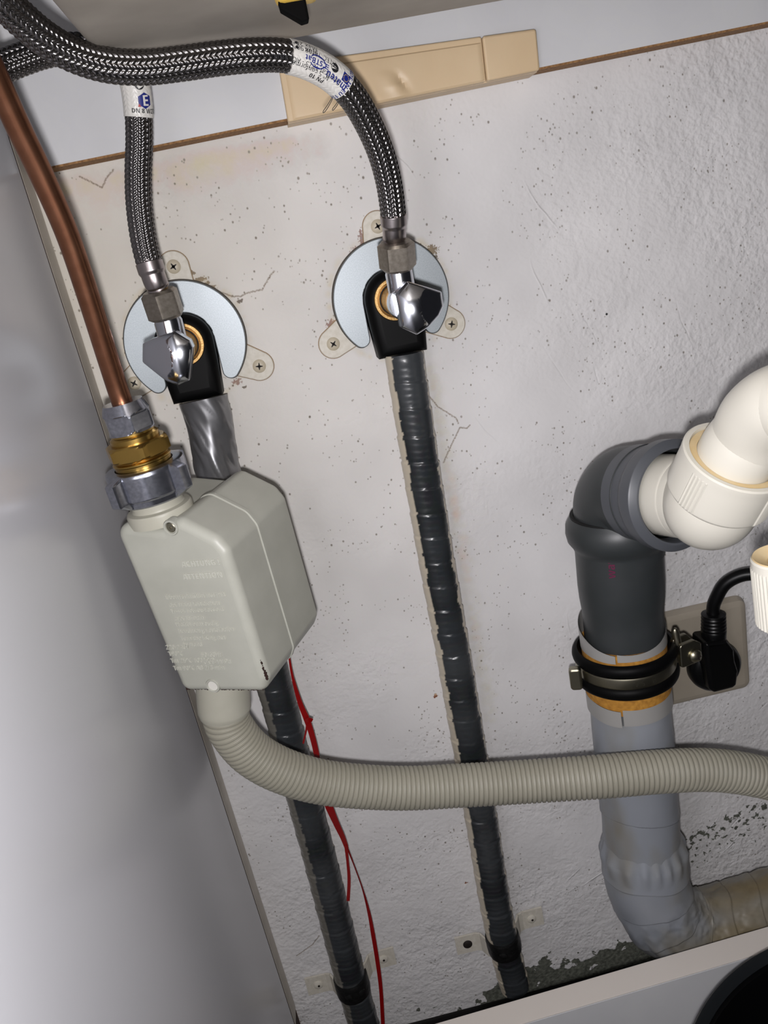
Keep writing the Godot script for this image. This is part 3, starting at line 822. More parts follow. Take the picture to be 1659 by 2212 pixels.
	part("ear", plate(rounded([Vector2(-0.006, -0.009), Vector2(0.015, -0.009), Vector2(0.017, 0.006), Vector2(0.009, 0.016), Vector2(-0.006, 0.016)], 0.003), -0.009, -0.005, 0.001, Transform3D(eb, ear)), M["zinc band"], k)
	var sc := MB.new()
	lathe(sc, [[0.0, -0.012], [0.0025, -0.012], [0.0025, 0.0], [0.0060, 0.0003], [0.0060, 0.0018], [0.0048, 0.0035], [0.0024, 0.0046], [0.0, 0.005]], 28, Transform3D(Basis(eb.x, eb.z, -eb.y), ear + eb.x * 0.009 - eb.y * 0.002 + eb.z * 0.004))
	part("screw", sc.mesh(35), M["zinc band"], k, "pan head clamp screw")
	var slot := MB.new()
	for q in 2:
		slab(slot, rect(0.0056, 0.0012, 0.0), [[0, 0], [0, 0.0014]], Transform3D(eb * Basis(Vector3.BACK, PI / 2 * q + 0.3), ear + eb.x * 0.009 - eb.y * 0.002 + eb.z * 0.0078))
	part("screw_recess", slot.mesh(), M["screw recess"], k)
	part("lug", block(0.011, 0.022, 0.008, 0.002, Transform3D(Basis(Vector3.UP, -0.35), cf.origin + Vector3(-0.0495, -0.001, 0.006))), M["zinc band"], k, "steel hinge lug on the left")
	part("tongue", turned([[0.0, 0.0], [0.0035, 0.0], [0.0035, 0.016], [0.0022, 0.019], [0.0, 0.020]], 16, arrow(cf.origin + Vector3(0.044, 0.010, 0.018), Vector3(-0.1, 1.0, -0.1))), M["zinc band"], k)

func lip(rail: Rail, s0: float, s1: float, r: float, slant: float, tone: Callable) -> ArrayMesh:   # a collar of tape whose upper edge is cut on the slant, with its end standing proud
	var mb_rows := 26; var sides := 72; var start := 0.55
	var pos := PackedVector3Array(); var nor := PackedVector3Array(); var col := PackedColorArray(); var ix := PackedInt32Array()
	for layer in 2:
		for i in mb_rows:
			for j in sides + 1:
				var u := j / float(sides)
				var a := start + TAU * 0.995 * u
				var edge := s0 + (s1 - s0) * slant * (0.5 + 0.5 * cos(a - 0.1))
				var s := lerpf(edge, s1, i / float(mb_rows - 1))
				var rr := r + 0.0030 * smoothstep(0.14, 0.0, u) - layer * 0.0007
				pos.append(rail.point(s, a, rr)); nor.append((rail.point(s, a, 1.0) - rail.point(s, a, 0.0)).normalized() * (1.0 if layer == 0 else -1.0)); col.append(tone.call(s, a))
		for i in mb_rows - 1:
			for j in sides:
				var q := layer * mb_rows * (sides + 1) + i * (sides + 1) + j
				if layer == 0: ix.append_array(PackedInt32Array([q, q + sides + 2, q + 1, q, q + sides + 1, q + sides + 2]))
				else: ix.append_array(PackedInt32Array([q, q + 1, q + sides + 2, q, q + sides + 2, q + sides + 1]))
	var o := mb_rows * (sides + 1)
	for i in mb_rows - 1:   # close the two cut ends
		for j in [0, sides]:
			var q: int = i * (sides + 1) + j
			ix.append_array(PackedInt32Array([q, q + o, q + sides + 1, q + sides + 1, q + o, q + o + sides + 1]))
	for j in sides:
		ix.append_array(PackedInt32Array([j, j + 1, j + o, j + 1, j + o + 1, j + o]))
	var arr := []
	arr.resize(Mesh.ARRAY_MAX)
	arr[Mesh.ARRAY_VERTEX] = pos; arr[Mesh.ARRAY_NORMAL] = nor; arr[Mesh.ARRAY_COLOR] = col; arr[Mesh.ARRAY_INDEX] = ix
	var m := ArrayMesh.new()
	m.add_surface_from_arrays(Mesh.PRIMITIVE_TRIANGLES, arr)
	return m

# ------------------------------------------------------------------ wall outlets and valves
func build_outlets() -> void:
	var spec := [
		{"c": [403, 737], "ears": [[375, 576], [560, 791], [290, 828]], "side": "left", "knob": [[380, 713], [413, 733], [420, 748], [412, 818], [388, 829], [365, 822], [307, 783], [308, 743], [330, 731]], "lobe": Vector2(-1, 0.15)},
		{"c": [842, 643], "ears": [[816, 489], [975, 700], [720, 743]], "side": "right", "knob": [[851, 634], [877, 607], [918, 619], [954, 630], [958, 660], [946, 681], [921, 704], [896, 721], [864, 706]], "lobe": Vector2(1, 0.05)},
	]
	for sp in spec:
		var W := P(sp.c[0], sp.c[1], 0.0)
		var left: bool = sp.side == "left"
		var o := thing("wall_outlet", "galvanised horseshoe plate with black sleeve beneath the %s" % ("left valve, beside the copper pipe" if left else "right valve, with bare wall around"), "pipe fixing", W, "round wall outlets")
		var R := 0.0492 if left else 0.0486
		# horseshoe plate with rounded tips
		var hw := 0.0238; var tr := 0.0068
		var tc := Vector2(hw + tr, -sqrt(pow(R - tr, 2) - pow(hw + tr, 2)))
		var turn0 := tc.angle()
		var shoe := PackedVector2Array()
		for k in 65:
			shoe.append(Vector2.from_angle(lerpf(turn0, PI - turn0, k / 64.0)) * R)
		for k in range(1, 13):
			shoe.append(Vector2(-tc.x, tc.y) + Vector2.from_angle(lerpf(PI - turn0, TAU, k / 12.0)) * tr)
		for k in 33:
			shoe.append(Vector2.from_angle(PI - PI * k / 32.0) * hw)
		for k in 12:
			shoe.append(tc + Vector2.from_angle(lerpf(-PI, turn0, k / 12.0)) * tr)
		var at := Transform3D(Basis(), W)
		part("plate", plate(shoe, 0.0085, 0.0115, 0.0008, at), M["galvanised"], o, "galvanised horseshoe plate")
		part("backing", plate(shoe, 0.0005, 0.0085, 0.0002, at * Transform3D(Basis.from_scale(Vector3(1.015, 1.015, 1)), Vector3.ZERO)), mat("plate edge", Color(0.20, 0.17, 0.13), 0.6, 0.3), o, "dark edge of the plate")
		for q in sp.ears:
			var c := P(q[0], q[1], 0.003) - W
			var dir := Vector2(c.x, c.y).normalized(); var side := Vector2(-dir.y, dir.x)
			var tip := Vector2(c.x, c.y)
			var lobe := []
			lobe.append(dir * (R * 0.80) - side * 0.0145)
			for k in 17:
				var a := -PI / 2 + PI * k / 16.0
				lobe.append(tip + (dir * cos(a) + side * sin(a)) * 0.0122)
			lobe.append(dir * (R * 0.80) + side * 0.0145)
			var rim := part("ear", plate(PackedVector2Array(lobe), 0.0002, 0.0024, 0.0008, at), M["painted ear"], o, "painted over fixing ear")
			part("ear_rim", plate(PackedVector2Array(lobe), 0.0001, 0.0009, 0.0002, at * Transform3D(Basis(), Vector3(0, 0, 0)) * around(tip, 1.045)), M["ear rim"], rim)
			var s := part("screw", turned([[0.0, 0.0], [0.0056, 0.0], [0.0056, 0.0008], [0.0044, 0.0017], [0.0022, 0.0022], [0.0, 0.0023]], 28, Transform3D(Basis(Vector3.RIGHT, PI / 2), W + Vector3(tip.x, tip.y, 0.0022))), M["screw paint"], rim, "painted countersunk cross screw")
			var mb := MB.new()
			var turn := 0.35 + tip.x * 20.0
			for k in 2:
				slab(mb, rounded([Vector2(-0.0030, -0.0003), Vector2(0, -0.0010), Vector2(0.0030, -0.0003), Vector2(0.0030, 0.0003), Vector2(0, 0.0010), Vector2(-0.0030, 0.0003)], 0.0), [[0, 0], [0, 0.0007]], Transform3D(Basis(Vector3.BACK, turn + PI / 2 * k), W + Vector3(tip.x, tip.y, 0.0040)))
			part("recess", mb.mesh(), M["screw recess"], rim)
		# black sleeve: round boss running down into the pipe
		var boss := []
		for k in 25:
			var a := PI * k / 24.0
			boss.append(Vector2(cos(a), sin(a)) * 0.0236)
		boss.append_array([Vector2(-0.0228, -0.020), Vector2(-0.0205, -0.0462), Vector2(0.0205, -0.0462), Vector2(0.0228, -0.020)])
		var mb2 := MB.new()
		var lay := [[0.0, 0.0008]]
		for k in 6:
			var a := PI / 2 * k / 5
			lay.append([0.009 * (1 - cos(a)), 0.021 + 0.009 * sin(a)])
		slab(mb2, PackedVector2Array(boss), lay, at)
		part("sleeve", mb2.mesh(40), M["black rubber"], o, "black rubber sleeve")
		part("bushing", turned([[0.0125, 0.027], [0.0168, 0.027], [0.0172, 0.031], [0.0165, 0.0325], [0.0145, 0.0325], [0.0135, 0.030], [0.0125, 0.0305]], 48, Transform3D(Basis(Vector3.RIGHT, PI / 2), W)), M["old brass"], o, "brass threaded bushing")
		# --- the valve itself
		var v := thing("angle_valve", "chrome angle valve with faceted handle on the %s" % ("left wall outlet, nearest the copper pipe" if left else "right wall outlet, away from the copper pipe"), "valve", W + Vector3(0, 0, 0.03), "chrome angle valves")
		var stem := Transform3D(Basis(Vector3.RIGHT, PI / 2), W)
		part("stem", turned([[0.0, 0.026], [0.0118, 0.026], [0.0118, 0.040], [0.0105, 0.044], [0.0105, 0.066], [0.0128, 0.070], [0.0132, 0.082], [0.0120, 0.088], [0.0, 0.088]], 40, stem), M["chrome"], v, "chrome valve body")
		part("outlet", turned([[0.0, 0.0], [0.0103, 0.0], [0.0103, 0.020], [0.0095, 0.022], [0.0095, 0.028], [0.0, 0.028]], 40, arrow(W + Vector3(0, 0.002, 0.080), Vector3.UP)), M["chrome"], v, "chrome outlet spigot")
		# handle: three-sided, with a long domed nose
		var hz := 0.097
		var hull := []
		for q in sp.knob:
			var c := P(q[0], q[1], hz) - W
			hull.append(Vector2(c.x, c.y))
		if signed(hull) < 0: hull.reverse()
		var ol := rounded(hull, 0.0012, 3)
		var mid := Vector2.ZERO
		for q in ol: mid += q
		mid /= ol.size()
		var dense := PackedVector2Array()
		for k in ol.size():
			var a := ol[k]; var b := ol[(k + 1) % ol.size()]
			var n := maxi(1, int(a.distance_to(b) / 0.0008))
			for s in n: dense.append(a.lerp(b, s / float(n)))
		var lobe_dir: Vector2 = sp.lobe.normalized()
		var nose: Vector2 = mid - lobe_dir * 0.0055
		var face := func(q: Vector2, s: float) -> float:
			var across := (q - nose).dot(lobe_dir); var along := (q - nose).dot(Vector2(-lobe_dir.y, lobe_dir.x))
			var dome := 0.1115 - across * across * 22.0 - along * along * 13.0
			var flank := 0.1085 - (across - 0.0075) * 0.62
			return minf(dome, flank) - pow(s, 14.0) * 0.0018
		var hm := MB.new()
		var rows := [[0.0, 0.0], [0.72, 0.079], [0.86, 0.082], [0.985, 0.0905], [1.0, 0.0925]]
		var cnt := dense.size()
		var lift := func(s: float, z: float, k: int) -> Vector3:
			var q := mid + (dense[k % cnt] - mid) * s
			return at * Vector3(q.x, q.y, z)
		for r in range(1, rows.size() - 1):
			for k in cnt:
				hm.quad(lift.call(rows[r][0], rows[r][1], k), lift.call(rows[r][0], rows[r][1], k + 1), lift.call(rows[r + 1][0], rows[r + 1][1], k + 1), lift.call(rows[r + 1][0], rows[r + 1][1], k))
		var fr := [1.0, 0.985, 0.96, 0.92, 0.85, 0.76, 0.66, 0.55, 0.44, 0.33, 0.22, 0.11, 0.0]
		var top := func(s: float, k: int) -> Vector3:
			var q := mid + (dense[k % cnt] - mid) * s
			return at * Vector3(q.x, q.y, maxf(face.call(q, s), 0.0925))
		for r in fr.size() - 1:
			for k in cnt:
				if r == fr.size() - 2: hm.tri(top.call(fr[r], k), top.call(fr[r], k + 1), top.call(0.0, k))
				else: hm.quad(top.call(fr[r], k), top.call(fr[r], k + 1), top.call(fr[r + 1], k + 1), top.call(fr[r + 1], k))
		for k in cnt: hm.quad(lift.call(1.0, 0.0925, k), lift.call(1.0, 0.0925, k + 1), top.call(1.0, k + 1), top.call(1.0, k))
		part("handle", hm.mesh(20), M["chrome"], v, "three sided chrome handle")

func signed(poly: Array) -> float:
	var s := 0.0
	for k in poly.size(): s += poly[k].cross(poly[(k + 1) % poly.size()])
	return s

func around(c: Vector2, s: float) -> Transform3D:
	return Transform3D(Basis.from_scale(Vector3(s, s, 1)), Vector3(c.x * (1 - s), c.y * (1 - s), 0))

# ------------------------------------------------------------------ insulated riser pipes
func build_risers() -> void:
	var crumple := noise(60.0, 51, 3); var jag := noise(45.0, 52, 3); var shade := noise(14.0, 53, 2)
	var dark := Color(0.145, 0.155, 0.165).srgb_to_linear(); var mid := Color(0.225, 0.235, 0.245).srgb_to_linear(); var paint := Color(0.74, 0.70, 0.63).srgb_to_linear()
	for which in 2:
		var left := which == 0
		var list := [[470, 1010, 0.021], [520, 1210, 0.021], [590, 1470, 0.021], [655, 1720, 0.021], [700, 1890, 0.021], [743, 2060, 0.021], [790, 2230, 0.021]] if left else [[872, 762, 0.021], [908, 1000, 0.021], [941, 1200, 0.021], [977, 1400, 0.021], [1011, 1600, 0.021], [1043, 1790, 0.021], [1071, 1960, 0.021], [1096, 2070, 0.021], [1112, 2130, 0.021]]
		var rail := Rail.new(pts(list), Vector3.BACK, 0.001)
		var o := thing("insulated_pipe", "taped dark grey insulated pipe %s" % ("running down behind the valve box and red ribbon" if left else "running straight down from the right valve to the floor"), "pipe", rail.p[rail.p.size() - 1], "taped insulated pipes")
		var r0 := 0.0158
		var edge_l := 0.50 if left else 0.84; var edge_r := 1.75 if left else 1.10
		var lap := func(s: float, a: float) -> float:
			return fposmod(s / 0.0235 + 0.12 * sin(a * 1.0 + 0.6) + 0.10 * jag.get_noise_2d(s * 0.8, 3.0), 1.0)
		var rad := func(s: float, a: float) -> float:
			var f: float = lap.call(s, a)
			var k := fposmod(f * 4.0 + 0.15 * jag.get_noise_2d(s, a * 0.02), 1.0)
			var r := r0 + 0.0008 * smoothstep(0.0, 0.05, f) * (1.0 - f)
			r += 0.00028 * smoothstep(0.0, 0.2, k) * (1.0 - k)
			r += 0.0008 * crumple.get_noise_3d(s * 1.6, cos(a) * 0.012, sin(a) * 0.012) * (0.25 + smoothstep(0.75, 1.0, f) + (1.0 - smoothstep(0.0, 0.1, f)))
			return r
		var tone := func(s: float, a: float) -> Color:
			var t := wrapf(a, -PI, PI)   # positive to the viewer's left on a pipe that runs down
			var n := jag.get_noise_2d(s, 7.0) * 0.16
			var lim_l := edge_l + n * (0.35 if left else 1.0); var lim_r := edge_r + jag.get_noise_2d(s, 19.0) * 0.25
			if not left and s > 0.10 and s < 0.30: lim_r -= 0.22 * absf(sin(s * 22.0))
			if t > lim_l:
				return (Color(0.33, 0.33, 0.32).srgb_to_linear() if left else paint).lerp(paint, 0.15)
			if -t > lim_r: return paint
			return dark.lerp(mid, clampf(0.5 + 0.9 * shade.get_noise_2d(s, cos(a) * 0.05) + 0.35 * (1.0 - smoothstep(0.0, 0.12, s)) * (0.0 if left else 1.0), 0, 1))
		var end := rail.length
		part("tape_wrap", sweep(rail, 0.0, end, 680, 64, rad, tone, 3), M["pipe tape"], o)
		if left:
			# crumpled silver collar up to the sleeve
			var fr := Rail.new(pts([[441, 862, 0.020], [452, 905, 0.022], [463, 965, 0.024], [474, 1030, 0.023], [484, 1062, 0.022]]), Vector3.BACK, 0.0005)
			var fold := noise(26.0, 54, 2); var crease := noise(60.0, 55, 2)
			part("foil_collar", sweep(fr, 0.0, fr.length, 150, 96, func(s: float, a: float) -> float:
				var q := Vector3(s * 0.6 + 0.020 * sin(a), cos(a) * 0.012, sin(a) * 0.012)
				return 0.0188 - 0.0012 * sin(PI * s / fr.length) + 0.0030 * absf(fold.get_noise_3dv(q)) + 0.0012 * absf(crease.get_noise_3dv(q)) - 0.0025 * maxf(0.0, sin(a * 2.0 + 1.1 + s * 40.0)) * sin(PI * clampf(s / fr.length, 0, 1)), null, 3), M["foil tape"], o, "crumpled silver tape collar")
		# --- bracket at the foot
		var q0 := [745, 2128] if left else [1084, 2035]
		var s := rail.near(P(q0[0], q0[1], 0.021))
		var f := rail.frame(s)
		var k := thing("pipe_bracket", "black pipe strap with painted ears on the %s" % ("left taped pipe foot, by side panel" if left else "right taped pipe foot, above low panel"), "bracket", f.origin, "pipe brackets at the foot of the wall")
		part("strap", sweep(rail, s - 0.011, s + 0.011, 30, 64, func(ss: float, a: float) -> float: return 0.0182 + 0.0004 * crumple.get_noise_2d(ss * 2.0, a * 0.03) - 0.0006 * pow(absf(ss - s) / 0.011, 6.0), null, 3), M["black paint"], k, "black painted strap")
		for side in [-1.0, 1.0]:
			# an ear: a strip leaving the strap, bent to lie on the wall
			var path := [Vector2(0.0150, 0.018), Vector2(0.0185, 0.013), Vector2(0.022, 0.0060), Vector2(0.027, 0.0038), Vector2(0.050, 0.0034)]
			var mb := MB.new()
			var hh := 0.0115
			for j in path.size() - 1:
				var a: Vector2 = path[j]; var b: Vector2 = path[j + 1]
				var nn: Vector2 = (b - a).orthogonal().normalized() * -0.0011
				var cc := []
				for e in [[a + nn, -hh], [b + nn, -hh], [b + nn, hh], [a + nn, hh], [a - nn, -hh], [b - nn, -hh], [b - nn, hh], [a - nn, hh]]:
					cc.append(Vector3(f.origin.x + side * e[0].x, f.origin.y + (e[1] + side * 0.006) - 0.002, e[0].y))
				var faces := [[0, 1, 2, 3], [5, 4, 7, 6], [1, 5, 6, 2], [4, 0, 3, 7], [3, 2, 6, 7], [4, 5, 1, 0]]
				for fc in faces:
					if side > 0: mb.quad(cc[fc[0]], cc[fc[1]], cc[fc[2]], cc[fc[3]])
					else: mb.quad(cc[fc[3]], cc[fc[2]], cc[fc[1]], cc[fc[0]])
			var er := part("ear", mb.mesh(50), M["painted ear"], k, "white painted bracket ear")
			var cc2 := Vector3(f.origin.x + side * 0.037, f.origin.y + side * 0.006 - 0.002, 0.0050)
			part("screw", turned([[0.0, -0.0008], [0.0052, -0.0008], [0.0050, 0.0005], [0.0035, 0.0014], [0.0, 0.0018]], 20, Transform3D(Basis(Vector3.RIGHT, PI / 2), cc2)), M["painted ear"] if left or side > 0 else M["screw recess"], er)
			var dot := MB.new()
			slab(dot, circle(Vector2.ZERO, 0.0013, 8), [[0, 0], [0, 0.0006]], Transform3D(Basis(), cc2 + Vector3(0.0004, 0, 0.0014)))
			part("recess", dot.mesh(), M["screw recess"], er)
		var bolt := rail.point(s, 0.25, 0.0182)
		part("bolt", turned([[0.0, -0.001], [0.0042, -0.001], [0.0040, 0.0012], [0.0024, 0.0018], [0.0, 0.0018]], 18, arrow(bolt, bolt - f.origin, Vector3.UP)), M["black paint"], k)
		if left:
			var bolt2 := rail.point(s, -0.55, 0.0182)
			part("bolt", turned([[0.0, -0.001], [0.0042, -0.001], [0.0040, 0.0012], [0.0024, 0.0018], [0.0, 0.0018]], 18, arrow(bolt2, bolt2 - f.origin, Vector3.UP)), M["black paint"], k)

# ------------------------------------------------------------------ water stop valve, copper pipe and corrugated hose
func build_water_stop() -> void:
	var B := Basis(Vector3.UP, deg_to_rad(-26.927)) * Basis(Vector3.RIGHT, deg_to_rad(3.202)) * Basis(Vector3.BACK, deg_to_rad(1.501))
	var O := Vector3(-0.0674, 0.3289, 0.1776)
	var X := Transform3D(B, O)   # x along the front to its right corner, y up, z out of the front
	var depth := 0.098
	var outline := [Vector2(-0.0775, 0.0), Vector2(-0.0065, -0.001), Vector2(0.0, 0.010), Vector2(0.0012, 0.113), Vector2(-0.004, 0.1235), Vector2(-0.0285, 0.1400), Vector2(-0.0365, 0.1385), Vector2(-0.0425, 0.1325), Vector2(-0.0848, 0.1410)]
	var poly := rounded(outline, 0.0, 6, [0.008, 0.009, 0.009, 0.010, 0.013, 0.008, 0.008, 0.003, 0.009])
	var box := thing("water_stop_valve", "grey beige plastic water stop valve box with raised lettering", "valve box", O + Vector3(-0.02, 0, -0.04))
	var front := MB.new(); var lay := [[0.0012, -0.0440], [0.0, -0.0434]]
	for k in 9:
		var a := PI / 2 * k / 8
		lay.append([0.0066 * (1 - cos(a)), -0.0066 * (1 - sin(a))])
	slab(front, poly, lay, X)
	part("front_shell", front.mesh(35), M["valve plastic"], box)
	var rear := MB.new(); lay = []
	for k in 6:
		var a := PI / 2 * k / 5
		lay.append([0.006 * (1 - sin(a)) + 0.0006, -depth + 0.006 * (1 - cos(a))])
	lay.append_array([[0.0006, -0.0482], [-0.0007, -0.0476], [-0.0007, -0.0446], [0.001, -0.0440]])
	slab(rear, poly, lay, X)
	part("rear_shell", rear.mesh(35), M["valve plastic"], box)
	# boss screws on the front edge
	var n := 0
	for q in [Vector2(-0.0365, 0.1345), Vector2(-0.0478, 0.0062)]:
		var mb := MB.new()
		lathe(mb, [[0.0058, -0.006], [0.0058, 0.0004], [0.0054, 0.0010], [0.0044, 0.0010], [0.0040, 0.0004], [0.0040, -0.002]], 28, X * Transform3D(Basis(Vector3.RIGHT, PI / 2), Vector3(q.x, q.y, 0)))
		var boss := part("screw_boss", mb.mesh(35), M["valve plastic"], box)
		var sm := MB.new()
		if n == 0:
			lathe(sm, [[0.0, 0.0], [0.0036, 0.0], [0.0036, 0.0006], [0.0030, 0.0010], [0.0008, 0.0010], [0.0006, 0.0002], [0.0, 0.0002]], 24, X * Transform3D(Basis(Vector3.RIGHT, PI / 2), Vector3(q.x, q.y, -0.0006)))
			part("screw", sm.mesh(30), M["zinc band"], boss, "zinc screw head")
		else:
			slab(sm, circle(Vector2.ZERO, 0.0040, 20), [[0, 0], [0, 0.0008]], X * Transform3D(Basis(), Vector3(q.x, q.y, -0.0006)))
			part("screw", sm.mesh(30), mat("white plug", Color(0.86, 0.85, 0.82), 0.4), boss, "white plastic screw plug")
		n += 1
	# raised lettering
	var rows := [["ACHTUNG !", 393, 1219, 0.0059, true], ["ATTENTION", 396, 1246, 0.0059, true], ["Überwurfmutter nur mit", 358, 1290, 0.0046, false], ["der Hand festdrehen", 366, 1307, 0.0046, false], ["Visser l'écrou-raccord", 370, 1320, 0.0046, false],
		["avec la main", 377, 1336, 0.0046, false], ["Wartel eenvoudig", 380, 1349, 0.0046, false], ["handmatig vastdraaien", 386, 1363, 0.0046, false], ["Turn the fixing nut", 391, 1379, 0.0046, false], ["by hand", 396, 1392, 0.0046, false],
		["220-240V", 358, 1398, 0.0050, false], ["50-60Hz", 434, 1414, 0.0050, false], ["T90°C", 364, 1412, 0.0050, false], ["0,03-1MPa", 440, 1429, 0.0050, false], ["Tm 25°C 100%ED", 369, 1427, 0.0050, false], ["Tm 90°C AB 2/3 min", 375, 1443, 0.0050, false]]
	for r in rows:
		var t := letters(r[0], r[3], 0.0012, r[4])
		t.horizontal_alignment = HORIZONTAL_ALIGNMENT_LEFT
		t.vertical_alignment = VERTICAL_ALIGNMENT_CENTER
		t.material = M["raised print"]
		var q := on_plane(r[1], r[2], X)
		var o := part("raised_lettering", t, M["raised print"], box)
		o.transform = Transform3D(B, X * Vector3(q.x, q.y, 0.0) - box.position)
	# chipped dirt along the lower edge and corner
	var grime := MB.new()
	var gn := noise(90.0, 61, 3)
	for k in 150:
		var u := rng.randf()
		var px := Vector2(lerpf(-0.074, -0.007, u), 0.0016 - (u * 0.001) + absf(rng.randfn(0, 0.0004))) if k < 95 else Vector2(-0.0015 + rng.randfn(0, 0.0004), 0.0095 + absf(rng.randfn(0, 0.008)))
		var z := -0.0021 if k < 95 else -0.0020
		if k < 95 and gn.get_noise_2d(u * 1.0, 0.0) < -0.12: continue
		var r := rng.randf_range(0.0003, 0.0010)
		var dirn := (Vector3(0, -0.7, 0.7) if k < 95 else Vector3(0.7, -0.05, 0.7)).normalized()
		lathe(grime, [[r, -0.0006], [r * 0.8, 0.0003], [0.0, 0.0005]], 6, arrow(X * Vector3(px.x, px.y, z), B * dirn, Vector3.RIGHT))
	var gr := part("edge_grime", grime.mesh(60), M["rust dirt"], box)
	gr.set_meta("kind", "stuff")
	# neck, union nut
	var top := X.affine_inverse()
	var e := top * EYE; var dd := top.basis * ray(346, 1102)
	var hit := e + dd * ((0.1400 - e.y) / dd.y)
	var N := arrow(X * hit, B.y, B.z)
	part("neck", turned([[0.0, -0.006], [0.0235, -0.006], [0.0235, 0.0015], [0.0225, 0.0032], [0.0190, 0.0040], [0.0183, 0.0055], [0.0183, 0.026], [0.0, 0.026]], 56, N), M["cuff plastic"], box, "cream plastic neck")
	var wing := func(r: float, y: float, a: float) -> float:
		if r < 0.02: return r
		var m := fposmod(a - 0.62, TAU / 4) - TAU / 8
		var w := clampf(1.0 - (absf(m) - 0.115) / 0.05, 0.0, 1.0)
		var h := smoothstep(0.010, 0.0165, y) * (1.0 - smoothstep(0.0325, 0.0345, y))
		return r + 0.0078 * w * h
	var np := [[0.019, 0.0105], [0.0240, 0.0105], [0.0252, 0.0118], [0.0258, 0.0150], [0.0272, 0.0162]]
	for k in 10: np.append([0.0278, 0.0172 + 0.0148 * k / 9.0])
	np.append_array([[0.0278, 0.0332], [0.0272, 0.0350], [0.0254, 0.0358], [0.0205, 0.0358], [0.0205, 0.032]])
	part("union_nut", turned(np, 180, N, 24, wing), M["dull chrome"], box, "winged chrome union nut")
	# --- brass adapter and compression nut on the copper pipe
	var fit := thing("pipe_fitting", "brass reducer with chrome compression nut below the copper pipe", "fitting", N * Vector3(0, 0.034, 0))
	var bm := MB.new()
	lathe(bm, [[0.0, 0.030], [0.0196, 0.030], [0.0196, 0.0385], [0.0203, 0.0392], [0.0203, 0.0402], [0.0190, 0.0412], [0.0185, 0.0425], [0.0, 0.0425]], 64, N)
	hex_nut(bm, 0.0405, 0.0115, N * moved(0, 0.0418, 0) * Transform3D(Basis(Vector3.UP, 0.78), Vector3.ZERO), 0.0022)
	lathe(bm, [[0.0, 0.052], [0.0168, 0.0530], [0.0168, 0.0568], [0.0148, 0.0585], [0.0148, 0.062], [0.0, 0.062]], 56, N)
	part("reducer", bm.mesh(24), M["brass"], fit, "brass hexagon reducer")
	var cm := MB.new()
	var ch := 0.0205
	var cone := func(r: float, y: float, a: float) -> float:
		var m := fposmod(a + 0.30, PI / 3) - PI / 6
		var lim := 0.0168 - maxf(0.0, y - 0.0115) * 0.36 - maxf(0.0, 0.002 - y) * 0.5
		return minf(r, minf(0.0148 / cos(m) + maxf(0.0, y - 0.0125) * 0.9 + maxf(0.0, 0.0015 - y) * 0.6, lim))
	var cp := [[0.0, 0.0], [0.010, 0.0]]
	for k in 25: cp.append([0.05, ch * k / 24.0])
	cp.append_array([[0.0075, ch], [0.0, ch]])
	lathe(cm, cp, 120, N * moved(0, 0.0600, 0), cone)
	part("compression_nut", cm.mesh(14), M["dull chrome"], fit, "domed chrome compression nut")
	# --- copper pipe
	var c0 := N * Vector3(0, 0.074, 0); var h0 := (N * Vector3(0, 0.081, 0)).z
	var cr := Rail.new([c0, N * Vector3(0, 0.088, 0), P(232, 770, h0 + 0.005), P(191, 640, h0 + 0.015), P(147, 510, h0 + 0.026), P(93, 385, h0 + 0.038), P(40, 275, h0 + 0.050), P(-8, 170, h0 + 0.062), P(-60, 60, h0 + 0.075), P(-130, -80, h0 + 0.09)] as Array[Vector3], Vector3.BACK, 0.001)
	var cop := thing("copper_pipe", "bare brown copper pipe slanting down along the side panel", "pipe", c0)
	part("tube", sweep(cr, 0.0, cr.length, 240, 48, func(_s: float, _a: float) -> float: return 0.0071), M["copper"], cop)
	# --- corrugated hose
	var y0 := X * Vector3(-0.034, -0.003, -0.052)
	var hose := thing("corrugated_hose", "beige grey corrugated plastic hose sweeping right from the valve box", "hose", y0)
	var out := X * Vector3(-0.062, -0.0015, -0.034)
	var hr := Rail.new([out, P(486, 1538, 0.118), P(503, 1580, 0.117), P(548, 1630, 0.114), P(620, 1668, 0.110), P(715, 1692, 0.105), P(860, 1702, 0.102), P(1000, 1696, 0.103), P(1150, 1687, 0.108), P(1300, 1677, 0.119), P(1430, 1666, 0.124), P(1540, 1663, 0.124), P(1640, 1677, 0.124), P(1740, 1705, 0.124), P(1740, 1705, 0.124) + Vector3(0.07, -0.035, 0.0), P(1740, 1705, 0.124) + Vector3(0.14, -0.06, 0.01)] as Array[Vector3], Vector3.BACK, 0.0005)
	var cuff_end := hr.near(P(486, 1538, 0.118))
	part("cuff", sweep(hr, 0.0, cuff_end, 24, 64, func(s: float, _a: float) -> float: return 0.0212 - 0.0010 * smoothstep(cuff_end - 0.004, cuff_end, s), null, 2), M["cuff plastic"], hose, "smooth cream cuff at the box end")
	var pitch := 0.0043
	var span := hr.length - cuff_end + 0.002
	var rows_n := int(span / pitch * 9)
	part("ribbed_tube", sweep(hr, cuff_end - 0.002, hr.length, rows_n, 44, func(s: float, a: float) -> float:
		var f := fposmod((s - cuff_end) / pitch, 1.0)
		var g := clampf(absf(f - 0.5) * 2.0, 0, 1)
		return 0.0187 - 0.0024 * pow(g, 5.0) + 0.0002 * cos(a)), M["corrugated plastic"], hose)

func on_plane(x: float, y: float, X: Transform3D) -> Vector2:
	var inv := X.affine_inverse()
	var e := inv * EYE; var d := inv.basis * ray(x, y)
	var q := e - d * (e.z / d.z)
	return Vector2(q.x, q.y)

